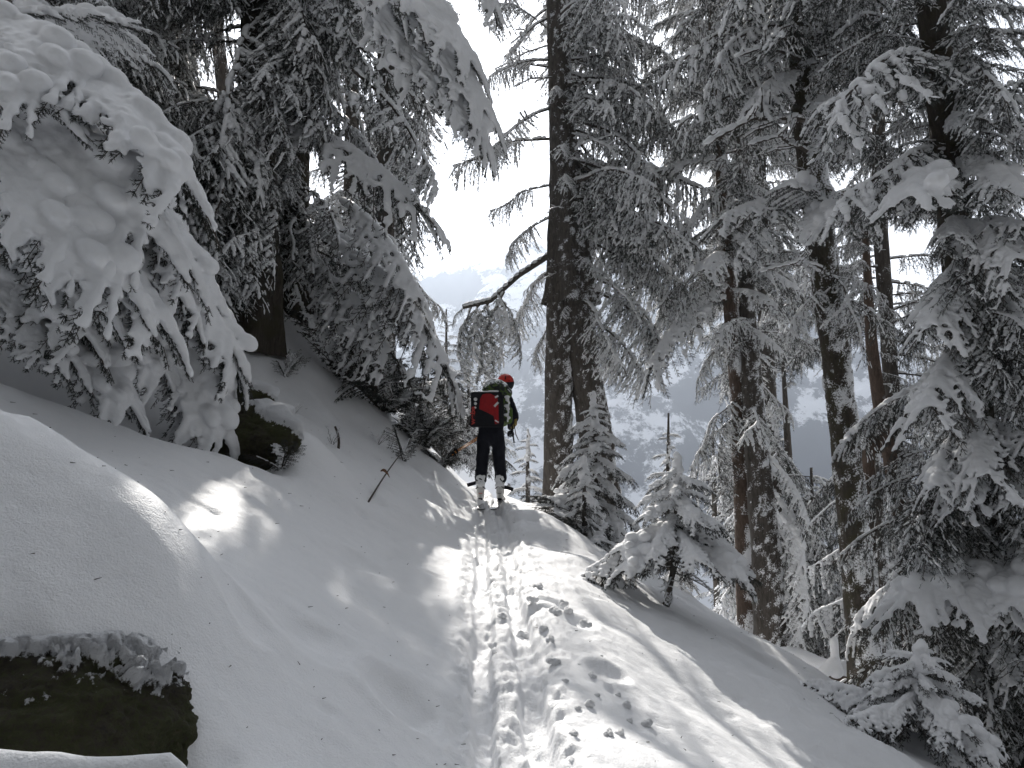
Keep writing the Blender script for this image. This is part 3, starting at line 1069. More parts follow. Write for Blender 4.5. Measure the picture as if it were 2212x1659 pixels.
TREES = True
if TREES:
    # 1. the snowed-in fir at the left edge
    p0 = P(-60, 800, 6.4)
    g0 = float(ground(p0[0], p0[1]))
    pa = [(np.array([p0[0], p0[1], g0]), 0.16), (np.array([p0[0] - 0.1, p0[1] + 0.2, g0 + 3]), 0.12), (np.array([p0[0] - 0.1, p0[1] + 0.2, g0 + 7]), 0.04)]
    t1 = Tree('snow_laden_fir', 'fir bowed under thick snow pillows filling the left edge above the near slope', [pa], M_bark, 'fir tree', None, 0.5, 1)
    t1.patch = False
    T1_KEEP = set()
    i_ = 0
    for (X0, Y0, d0), (X1, Y1, d1), k, sc in [
        ((-120, 40, 6.1), (175, 175, 5.4), 0, None), ((60, 110, 6.0), (395, 385, 5.3), 1, None), ((-150, 130, 5.7), (75, 215, 5.0), 2, None),
        ((-40, 190, 5.8), (300, 480, 5.2), 1, None), ((-150, 240, 5.4), (170, 520, 4.9), 0, None), ((90, 240, 5.9), (392, 560, 5.4), 0, None),
        ((-60, 380, 5.7), (345, 690, 5.3), 1, None), ((-150, 420, 5.4), (205, 650, 5.0), 0, None), ((160, 380, 6.1), (430, 640, 5.7), 2, None),
        ((140, 430, 6.2), (485, 735, 5.8), 0, None), ((280, 500, 6.4), (515, 800, 6.0), 1, 0.85), ((310, 600, 6.3), (475, 930, 5.85), 1, 0.75),
        ((60, 600, 6.1), (275, 870, 5.5), 2, 0.7), ((-120, 560, 5.6), (140, 765, 5.2), 0, None), ((-150, 500, 5.3), (60, 690, 5.0), 1, None),
        ((20, 470, 6.0), (290, 640, 5.6), 2, None), ((200, 560, 6.3), (400, 800, 5.9), 2, 0.7), ((330, 700, 6.2), (395, 915, 5.95), 2, 0.6),
        ((-100, 60, 6.4), (260, 60, 6.6), 2, None), ((-60, 300, 5.4), (250, 600, 4.9), 1, None), ((40, 340, 5.8), (390, 640, 5.4), 3, None), ((-120, 620, 5.3), (90, 745, 4.95), 0, 0.7),
        ((180, 520, 6.3), (350, 800, 6.0), 0, 0.7), ((80, 560, 6.0), (240, 800, 5.6), 1, 0.7), ((-40, 540, 5.6), (180, 720, 5.2), 2, 0.8), ((250, 420, 6.2), (470, 660, 5.9), 2, 0.8), ((340, 560, 6.4), (500, 830, 6.25), 0, 0.7),
    ]:
        i_ += 1
        f_ = 1.07 if X1 > 380 and Y1 > 520 else 1.0
        b_ = t1.bough(HEAVY[(k + i_) % 4], P(X0, Y0, d0 * (f_ + 1) / 2), P(X1, Y1, d1 * f_), None, sc)
        if i_ <= 19:
            T1_KEEP.add(b_.name)
    t1.crown(MEDIUM + DARK, 30, 0.12, 0.55, 1.5, 1.2, -28, -15, az=(20, 200), lit=False)

    # 2. frosted firs behind it
    t = Tree('frosted_fir', 'slender frosted fir behind the snow pillows with a dark trunk at upper left',
             stems((393, 590, 10.5, 24), (385, 300, 10.5, 21), (372, -100, 10.5, 17), (365, -420, 10.5, 8)), M_bark, 'fir tree', None, 0.4, 2)
    t.crown(FROST, 120, 0.25, 0.98, 1.5, 0.7, -35, -12)
    t = Tree('frosted_fir', 'frosted fir crowding the top left corner behind the bowed fir',
             stems((130, 560, 9.0, 40), (120, 200, 9.0, 36), (100, -300, 9.0, 20)), M_bark, 'fir tree', None, 0.4, 3)
    t.crown(FROST, 110, 0.2, 0.98, 2.1, 1.0, -32, -10)
    t = Tree('frosted_fir', 'distant frosted fir between the top left corner and the bare straight trunk',
             stems((290, 560, 14.5, 26), (280, 100, 14.5, 22), (275, -300, 14.5, 10)), M_bark, 'fir tree', None, 0.4, 4, 20, 0.1)
    t.crown(FROST, 110, 0.15, 0.98, 2.2, 0.9, -30, -5)
    t = Tree('bare_trunk', 'straight bare trunk standing in the bright gap at upper left',
             stems((520, 560, 13.0, 32), (497, 330, 13.0, 31), (462, 0, 13.0, 27), (440, -300, 13.0, 22)), M_bark, 'tree', None, 0.36, 5)
    t.crown(FROST, 16, 0.72, 1.0, 1.6, 1.2, -20, 0, az=(100, 260))
    for a, b in (((470, 80, 13), (520, 95, 12.8)), ((490, 330, 13), (540, 315, 12.8)), ((495, 390, 13), (450, 380, 12.8))):
        t.bough(random.choice(MEDIUM), P(*a), P(*b))

    # 3. the dark dense fir left of centre and its neighbour
    t3 = Tree('dense_fir', 'massive dark fir left of centre whose thick trunk stands on the left bank',
              stems((548, 735, 10.2, 96), (560, 600, 10.2, 84), (556, 200, 10.2, 66), (545, -200, 10.2, 50), (535, -800, 10.2, 22)), M_bark_moss, 'fir tree', None, 0.12, 6)
    t3.crown(DARK + FROST, 150, 0.13, 0.95, 1.6, 1.1, -42, -8, gaps=True)
    t3.crown(DARK + FROST, 40, 0.10, 0.5, 1.7, 1.7, -50, -30, az=(200, 340))
    for (X0, Y0, d0), (X1, Y1, d1), k in [
        ((640, -120, 9.2), (945, 175, 8.0), 0), ((700, -150, 9.0), (1000, 120, 7.8), 1), ((760, -120, 8.8), (1075, 185, 7.7), 1), ((800, -60, 8.8), (1102, 300, 7.7), 0),
        ((820, 60, 8.7), (1085, 335, 7.8), 2), ((760, 0, 9.0), (930, 195, 8.0), 2), ((860, 120, 8.7), (1060, 300, 7.9), 1), ((900, -160, 9.3), (1100, 40, 8.8), 2),
        ((720, -200, 9.0), (880, 40, 7.8), 1)]:
        A_, B_ = P(X0, Y0, d0), P(X1, Y1, d1)
        t3.bough(HEAVY[t3.r.randrange(4)], A_, A_ + (B_ - A_) * 0.84, None, 0.85)
    for (X0, Y0, d0), (X1, Y1, d1) in [
        ((640, 60, 9.8), (870, 330, 8.6)), ((620, 150, 9.8), (800, 420, 8.8)), ((680, 200, 9.8), (960, 370, 9.0)), ((760, 150, 9.4), (940, 420, 9.2)),
        ((600, 260, 9.8), (720, 560, 8.8)), ((580, 200, 9.8), (560, 520, 8.6)), ((540, 300, 9.8), (470, 560, 8.8)), ((560, 380, 9.9), (610, 650, 9.0)),
        ((600, 60, 9.8), (700, 350, 8.7)), ((540, 60, 9.8), (480, 380, 9.0))]:
        t3.bough(random.choice(DARK + FROST), P(X0, Y0, d0), P(X1, Y1, d1))
    t4 = Tree('snowy_fir', 'snow hung fir right of the dark trunk with boughs drooping into the bright gap',
              stems((628, 700, 12.0, 62), (640, 500, 12.0, 54), (650, 0, 12.0, 40), (655, -500, 12.0, 18)), M_bark_moss, 'fir tree', None, 0.2, 7)
    for (X0, Y0, d0), (X1, Y1, d1), pr in [
        ((690, 330, 11.7), (905, 500, 10.6), 0), ((700, 380, 11.7), (935, 585, 10.6), 1), ((690, 420, 11.7), (945, 650, 10.5), 2), ((700, 470, 11.6), (955, 720, 10.4), 0),
        ((700, 520, 11.6), (960, 785, 10.3), 1), ((680, 540, 11.7), (880, 730, 10.4), 2), ((690, 300, 11.7), (890, 430, 10.8), 1), ((660, 580, 11.7), (840, 760, 10.4), 0),
        ((660, 480, 11.6), (800, 690, 10.4), 2), ((660, 400, 11.6), (790, 600, 10.4), 1), ((670, 250, 11.7), (860, 420, 10.6), 0), ((740, 440, 11.2), (900, 640, 10.2), 2),
        ((660, 600, 11.6), (790, 770, 10.6), 1), ((760, 560, 11.2), (915, 700, 10.2), 0)]:
        t4.bough((MEDIUM + [MEDIUM[0]])[pr], P(X0, Y0, d0), P(X1, Y1, d1))
    t4.crown(FROST + MEDIUM, 150, 0.12, 0.97, 2.2, 1.0, -34, -10)

    t4b = Tree('snowy_fir', 'added fir half hidden behind the boughs that droop into the bright gap', stems((832, 740, 14.5, 44), (832, 300, 14.5, 38), (836, -300, 14.5, 26), (840, -900, 14.5, 10)), M_bark, 'fir tree', None, 0.3, 19, 20, 0.1)  # extra fir, its crown added to block stray sun on the left slope
    t4b.crown(FROST + DARK, 200, 0.14, 0.98, 2.4, 1.0, -34, -8)
    rs_ = random.Random(5)  # more boughs added across sun rays to keep the left slope shaded
    k = 0
    for _ in range(1600):
        X, Y = rs_.uniform(250, 1035), rs_.uniform(1180, 1700)
        if any(in_poly(X, Y, g) for g in LIT):
            continue
        g = on_ground(X, Y)
        yt = rs_.uniform(8.9, 11.6)
        q = g + SUN * ((yt - g[1]) / SUN[1])
        x, y, d = (float(v) for v in pix(q))
        if q[2] > 7.5 or any(in_poly(x, y, g_) for g_ in GAPS) or x > 905:
            continue
        tr = t4 if yt > 10.6 and x > 640 else t3
        ax = tr.paths[0]
        hz_ = q[2] + 0.35 + 0.4 * np.hypot(q[0] - ax[0][0][0], q[1] - ax[0][0][1])
        o_ = np.array([np.interp(hz_, [p[2] for p, _ in ax], [p[i] for p, _ in ax]) for i in range(3)]); o_[2] = hz_
        if np.linalg.norm(q - o_) > 3.4 or blocked(q, True, True):
            continue
        tr.bough(rs_.choice(FROST + DARK + MEDIUM), o_, q)
        k += 1
        if k > 60:
            break

    # 5. thin pale firs beyond the skier
    for i, (X, Yt, Yb, d, lab) in enumerate((
            (964, 668, 960, 20, 'thin pale fir with a bare spire tip seen just left of the hanging branch'),
            (1012, 800, 1000, 17, 'small frosted fir between the leafless shrub and the skier'),
            (925, 800, 980, 16, 'short frosted fir behind the leafless shrub on the left bank'))):
        t = Tree('frosted_fir', lab, stems((X, Yb, d, 12), (X, (Yt + Yb) / 2, d, 8), (X, Yt, d, 3)), M_bark, 'fir tree', None, 0.5, 20 + i, 12, 0.12, False)
        t.crown(SAPL_THIN + FROST, 70, 0.02, 0.94, 1.15, 0.12, -18, 12, gaps=False, lit=False)

    # 6. the big central tree
    t6 = Tree('old_fir', 'tall old fir with a split twin trunk standing just right of the skier', [
        pathp([(1205, 1062, 13.2, 62), (1207, 800, 13.2, 58), (1209, 620, 13.2, 54), (1214, 480, 13.2, 54)]),
        pathp([(1300, 1062, 13.2, 74), (1285, 930, 13.2, 70), (1263, 800, 13.2, 66), (1243, 640, 13.2, 60), (1228, 480, 13.2, 52)]),
        pathp([(1233, 660, 13.15, 86), (1228, 560, 13.15, 78), (1221, 400, 13.15, 64), (1211, 200, 13.15, 52), (1200, 0, 13.15, 42), (1190, -200, 13.15, 36), (1180, -900, 13.15, 14)]),
    ], M_bark, 'fir tree', None, 0.47, 8, 44, 0.035, freq=2.2)
    for (X0, Y0), (X1, Y1), dd, k in [
        ((1232, 225), (1395, 260), -0.8, 0), ((1236, 260), (1420, 390), -1.0, 1), ((1240, 350), (1480, 480), -1.2, 2), ((1242, 360), (1560, 440), -0.6, 0), ((1246, 400), (1400, 500), -1.4, 1),
        ((1250, 590), (1420, 720), -0.8, 2), ((1255, 620), (1450, 780), -1.0, 0), ((1262, 690), (1400, 830), -1.2, 1), ((1245, 480), (1430, 620), 0.4, 2), ((1240, 420), (1470, 570), 0.7, 0),
        ((1228, 130), (1380, 150), -0.6, 1), ((1230, 60), (1400, 60), -1.0, 2), ((1225, -40), (1420, 20), -0.6, 0), ((1228, 160), (1440, 300), 0.6, 1), ((1225, 30), (1480, 180), 0.8, 2),
        ((1186, 145), (1060, 165), -0.6, 0), ((1188, 235), (1060, 330), -0.4, 1), ((1190, 300), (985, 365), 0.3, 2), ((1180, 60), (1080, 0), -0.4, 0), ((1180, 20), (1090, 130), 0.6, 1),
        ((1190, 400), (1065, 460), 0.5, 2), ((1188, 470), (1085, 560), 0.6, 0), ((1250, 640), (1340, 800), -1.2, 1), ((1260, 700), (1320, 800), 0.8, 2), ((1180, -100), (1060, 60), 0.3, 2),
        ((1182, 590), (1100, 720), 1.0, 1), ((1186, 700), (1150, 790), 0.6, 0)]:
        t6.bough(HANG[k], P(X0, Y0, 13.15), P(X1, Y1, 13.15 + dd), None)
    # the long left arm with the hanging mass of foliage
    arm = [P(1185, 552, 13.1), P(1120, 595, 12.9), P(1060, 650, 12.7), P(1000, 665, 12.5)]
    mbz = MB()
    cc = np.array([np.array([np.interp(u, np.linspace(0, 1, 4), np.array(arm)[:, k]) for k in range(3)]) for u in np.linspace(0, 1, 16)])
    tube(mbz, cc - t6.base, np.linspace(0.055, 0.025, 16), 8, 0, True, 0.2)
    worms(mbz, (cc - t6.base)[:-1], np.diff(cc, axis=0), np.full(15, 0.12), np.full(15, 0.045), 1, 7, 5, 1.0)
    link('limb', mbz.mesh('limb', [M_bark, M_snow], snow=True), t6.root)
    for (X0, Y0), (X1, Y1), dd in [((1090, 630), (1040, 820), 0.1), ((1070, 640), (1085, 800), -0.3), ((1060, 650), (1010, 780), -0.2), ((1040, 655), (985, 760), 0.2), ((1020, 660), (1000, 820), -0.1),
                                   ((1080, 640), (1120, 780), 0.2), ((1050, 650), (1065, 830), 0.3), ((1030, 655), (1030, 800), -0.35), ((1075, 640), (1100, 720), -0.2), ((1010, 660), (975, 700), 0)]:
        t6.bough(random.choice(FROST + MEDIUM), P(X0, Y0, 12.7), P(X1, Y1, 12.7 + dd), None)
    t6.crown(HANG + FROST, 105, 0.10, 0.97, 2.4, 1.2, -30, -8, path=2, az=(-70, 100))
    for (X0, Y0), (X1, Y1), dd in [((1240, 345), (1380, 420), -1.2), ((1245, 350), (1470, 545), -1.0), ((1250, 400), (1340, 500), -1.3), ((1228, 215), (1340, 235), -1.0), ((1185, 130), (1070, 160), -1.0),
                                   ((1225, 90), (1330, 20), -0.8), ((1255, 560), (1380, 690), -1.0), ((1185, 235), (1090, 300), -0.9), ((1180, 40), (1100, 120), -0.9), ((1230, 290), (1330, 340), -1.4)]:
        t6.bough(random.choice(LIMB), P(X0, Y0, 13.1), P(X1, Y1, 13.1 + dd))
    t6.crown(LIMB + BARE, 24, 0.0, 0.7, 0.8, 1.6, -30, -10, path=2)
    t6.crown(FROST, 16, 0.0, 0.3, 0.9, 1.2, -35, -20, path=2)

    # right-hand side: the tall snow-plastered trunk
    t11 = Tree('snow_plastered_fir', 'tall leaning fir trunk plastered with snow patches in the right half', stems(
        (1877, 1545, 9.6, 68), (1866, 1400, 9.6, 66), (1836, 1050, 9.6, 60), (1806, 780, 9.6, 57), (1772, 520, 9.6, 56), (1742, 250, 9.6, 58), (1722, 0, 9.6, 52), (1700, -300, 9.6, 40), (1680, -800, 9.6, 16)),
        M_bark_moss, 'fir tree', None, 0.56, 11, 44, 0.035, freq=1.3)
    t11.crown(FROST + DARK * 2 + MEDIUM, 100, 0.60, 0.98, 1.9, 1.0, -30, -8)
    for (X0, Y0), (X1, Y1), dd, pr in [
        ((1780, 560), (1640, 560), -0.4, FROST[0]), ((1785, 600), (1910, 640), -0.6, FROST[1]), ((1775, 470), (1700, 400), -1.2, HEAVY[2]), ((1770, 470), (1800, 480), -1.4, HEAVY[1]),
        ((1740, 330), (1860, 320), -1.2, MEDIUM[0]), ((1750, 400), (1900, 500), -0.8, FROST[2]), ((1780, 580), (1870, 760), -0.6, DARK[0]), ((1790, 640), (1935, 740), 0.4, DARK[1]),
        ((1760, 440), (1560, 470), -0.6, MEDIUM[1]), ((1750, 380), (1600, 560), -0.4, FROST[3]), ((1730, 200), (1480, 260), -0.8, FROST[0]), ((1722, 120), (1880, 0), -0.8, HANG[0]),
        ((1790, 620), (1700, 720), -0.4, FROST[1]), ((1720, 60), (1540, 150), -1.0, HANG[1]), ((1720, 150), (1900, 150), -1.0, FROST[2]), ((1735, 220), (1840, 260), -1.2, MEDIUM[2])]:
        t11.bough(pr, P(X0, Y0, 9.6), P(X1, Y1, 9.6 + dd))
    for (X0, Y0), (X1, Y1), dd in [((1735, 200), (1900, 90), -1.4), ((1740, 260), (1560, 290), -1.6), ((1745, 330), (1650, 300), -1.4), ((1775, 580), (1670, 585), -1.2), ((1730, 130), (1600, 120), -1.3)]:
        t11.bough(random.choice(LIMB), P(X0, Y0, 9.5), P(X1, Y1, 9.5 + dd))
    t11.crown(BARE, 14, 0.25, 0.6, 0.4, 0.7, -25, 5)
    # the fir with the thin snowy stem
    t10 = Tree('snowy_stem_fir', 'fir with a thin reddish snow streaked stem left of the tall plastered trunk', stems(
        (1612, 1290, 12.6, 42), (1603, 1050, 12.6, 36), (1596, 880, 12.6, 33), (1580, 700, 12.6, 29), (1563, 450, 12.6, 26), (1545, 150, 12.6, 24), (1530, -200, 12.6, 18), (1520, -600, 12.6, 8)),
        M_bark_red, 'fir tree', None, 0.56, 12)
    t10.crown(FROST + DARK + MEDIUM, 110, 0.42, 0.97, 1.5, 1.2, -28, -8)
    for (X0, Y0), (X1, Y1), dd, pr in [
        ((1580, 640), (1440, 720), -0.5, MEDIUM[0]), ((1575, 620), (1405, 790), -0.8, MEDIUM[1]), ((1590, 720), (1510, 830), -0.4, FROST[0]), ((1590, 700), (1690, 760), -0.5, MEDIUM[2]),
        ((1600, 900), (1490, 1010), -0.4, FROST[1]), ((1600, 860), (1520, 980), -0.6, DARK[0]), ((1600, 940), (1690, 1040), -0.5, HEAVY[2]), ((1602, 1000), (1700, 1180), -0.3, MEDIUM[0]),
        ((1575, 560), (1480, 560), -0.8, FROST[2]), ((1565, 500), (1650, 560), -0.7, HEAVY[2]), ((1590, 800), (1700, 900), 0.3, FROST[3]), ((1560, 420), (1480, 500), -0.5, MEDIUM[1]),
        ((1598, 880), (1560, 1060), -0.3, DARK[1])]:
        t10.bough(pr, P(X0, Y0, 12.6), P(X1, Y1, 12.6 + dd))
    tb = Tree('thick_trunk_fir', 'thick dark fir trunk behind the front sapling with sunny snow on its right', stems(
        (1668, 1400, 12.0, 74), (1655, 1200, 12.0, 62), (1636, 1000, 12.2, 50), (1615, 700, 12.6, 36), (1600, 300, 13, 26), (1590, -200, 13, 14)), M_bark, 'fir tree', None, 0.53, 13, 32, 0.05, freq=2.0)
    tb.crown(FROST + DARK, 40, 0.35, 0.98, 1.3, 1.0, -30, -8)
    for (X0, Y0), (X1, Y1), dd, pr in [((1680, 1080), (1735, 1220), -0.4, HEAVY[0]), ((1685, 1150), (1745, 1320), -0.4, MEDIUM[0]), ((1680, 1250), (1730, 1390), -0.4, MEDIUM[1]), ((1670, 1000), (1745, 1130), -0.4, MEDIUM[2])]:
        tb.bough(pr, P(X0, Y0, 12.0), P(X1, Y1, 12.0 + dd))

    # 13. the dark fir at the right edge
    t13 = Tree('dark_fir', 'dark dense fir filling the right edge with drooping snow topped boughs', stems(
        (2190, 1640, 7.6, 90), (2150, 1300, 7.6, 80), (2108, 900, 7.6, 72), (2080, 650, 7.6, 66), (2045, 300, 7.6, 64), (2010, 0, 7.6, 56), (1980, -300, 7.6, 44), (1940, -900, 7.6, 16)),
        M_bark_moss, 'fir tree', None, 0.18, 14, 36, 0.05)
    t13.crown(DARK * 2 + MEDIUM, 235, 0.10, 0.97, 1.5, 1.0, -32, -5)
    t13.crown(DARK, 36, 0.05, 0.45, 1.4, 1.2, -38, -22, az=(150, 330))
    for (X0, Y0), (X1, Y1), dd, pr in [
        ((2160, 1170), (1970, 1290), -0.9, HEAVY[1]), ((2230, 1200), (2080, 1310), -1.1, HEAVY[0]), ((2290, 1180), (2190, 1300), -1.2, HEAVY[1]), ((2150, 930), (2070, 1080), -0.9, HEAVY[2]), ((2230, 940), (2190, 1070), -1.0, HEAVY[2]),
        ((2110, 740), (2000, 880), -1.2, MEDIUM[0]), ((2120, 640), (2212, 700), -1.2, MEDIUM[1]), ((2090, 560), (2010, 700), -1.0, MEDIUM[2]), ((2060, 430), (1960, 420), -1.4, HEAVY[2]),
        ((2060, 360), (2200, 420), -1.2, HEAVY[2]), ((2030, 150), (2200, 230), -1.2, FROST[0]), ((2040, 200), (2212, 300), -1.0, FROST[1]), ((2020, 120), (1800, 260), -1.2, FROST[2]), ((2050, 480), (2190, 560), -1.3, MEDIUM[0]),
        ((2050, 330), (1850, 440), -1.0, FROST[3]), ((2160, 1180), (1990, 1180), -1.0, DARK[0]), ((2160, 1280), (2010, 1420), -0.8, DARK[1]), ((2170, 1350), (2080, 1540), -0.9, DARK[2]), ((2170, 1400), (2150, 1600), -1.1, DARK[0]),
        ((2130, 1050), (1965, 1130), -0.8, DARK[1]), ((2120, 980), (1980, 1080), -1.2, MEDIUM[1]), ((2240, 1400), (2180, 1560), -1.4, DARK[2]), ((2150, 1300), (2060, 1480), -1.2, DARK[0])]:
        t13.bough(pr, P(X0, Y0, 7.6), P(X1, Y1, 7.6 + dd))

    for (X0, Y0), (X1, Y1), dd in [((2060, 430), (1930, 480), -1.4), ((2040, 270), (1860, 330), -1.6), ((2030, 180), (2150, 130), -1.3), ((2055, 400), (2212, 350), -1.4), ((2080, 620), (1960, 690), -1.3), ((2085, 600), (2212, 640), -1.4), ((2030, 210), (2212, 270), -1.5)]:
        t13.bough(random.choice(LIMB), P(X0, Y0, 7.5), P(X1, Y1, 7.5 + dd))
    # broken snag and the reddish leaning trunk
    t = Tree('broken_snag', 'short broken brown snag with a snow tipped top behind the plastered trunk', stems(
        (1880, 1500, 13.2, 48), (1878, 1200, 13.2, 44), (1882, 1050, 13.2, 40), (1884, 940, 13.2, 36), (1890, 885, 13.2, 16)), M_bark_red, 'snag', None, 0.22, 15, 24, 0.05)
    t = Tree('reddish_fir', 'leaning fir with a bare reddish trunk and a dark tuft crown right of the snag', stems(
        (1975, 1420, 12.8, 44), (1950, 1150, 12.8, 36), (1925, 1000, 12.8, 31), (1900, 870, 12.8, 28), (1884, 760, 12.8, 25), (1876, 640, 12.8, 20), (1868, 480, 12.8, 12)), M_bark_red, 'fir tree', None, 0.34, 16)
    t.crown(DARK, 46, 0.66, 0.99, 1.1, 0.6, -35, -5, lit=False)
    t = Tree('grey_stem', 'thin grey snow crusted stem touching the right side of the plastered trunk', stems(
        (1916, 1480, 9.9, 22), (1908, 1250, 9.9, 19), (1900, 1080, 9.9, 15), (1894, 980, 9.9, 8)), M_bark, 'tree', None, 0.55, 17, 16)

    # sunlit firs further down the slope
    for i, (X0, Yb, X1, Yt, d, w, n, ln, lab) in enumerate((
            (1722, 1300, 1690, 760, 18, 26, 60, 1.6, 'sunlit fir with pale drooping boughs between the two tall trunks'),
            (1770, 1480, 1752, 1010, 16, 20, 170, 1.6, 'bushy sunlit fir low between the thick trunk and the plastered trunk'),
            (2120, 1300, 2110, 560, 13.5, 34, 90, 2.1, 'sunlit fir with broad white boughs behind the dark right-hand fir'),
            (1990, 1560, 1985, 1080, 15, 20, 130, 1.7, 'small snowy fir under the dark fir right of the grey stem'),
            (1545, 1200, 1540, 930, 19, 14, 50, 1.0, 'pale fir seen through the gap behind the spire sapling'),
            (2150, 1700, 2150, 1380, 12, 22, 80, 1.6, 'sunlit snowy fir low in the bottom right corner'),
            (1588, 620, 1440, -300, 19, 26, 190, 2.6, 'far frosted fir high between the old fir and the thin snowy stem'),
            (1640, 420, 1630, -400, 17, 30, 200, 2.5, 'far frosted fir filling the top right canopy behind the tall trunk'),
            (1900, 480, 1890, -400, 14, 30, 180, 2.4, 'far dark fir filling the canopy between the plastered trunk and the right edge'),
            (760, 600, 760, -300, 16, 40, 120, 2.2, 'far frosted fir closing the view behind the dark fir'))):
        path = stems((X0, Yb, d, w), ((X0 + X1) / 2, (Yb + Yt) / 2, d, w * 0.7), (X1, Yt, d, w * 0.25))
        t = Tree('background_fir', lab, path, M_bark, 'fir tree', 'firs further down the slope', 0.4, 40 + i, 14, 0.12, True)
        low = 0.1 if i < 6 else 0.06
        if i < 6:
            t.crown(MEDIUM + FROST + [HEAVY[2]], n, low, 0.98, ln, ln * 0.2, -28, 0, gaps=i != 4, lit=True)
        else:
            t.crown(FROST + DARK, n, low, 0.98, ln, ln * 0.5, -30, -8, gaps=True, lit=True)

# thin out what would shade the sun patch on the left slope, thicken what lets stray light through beside the tracks
def first_hit(dg, o, d):
    ok, loc, no, ix, ob, mx = scene.ray_cast(dg, Vector(o), Vector(d))
    return ob if ok else None


def branch_of(ob):
    while ob is not None and not ob.name.startswith('branch'):
        ob = ob.parent
    return ob


def drop(b):
    for c in list(b.children):
        bpy.data.objects.remove(c)
    bpy.data.objects.remove(b)


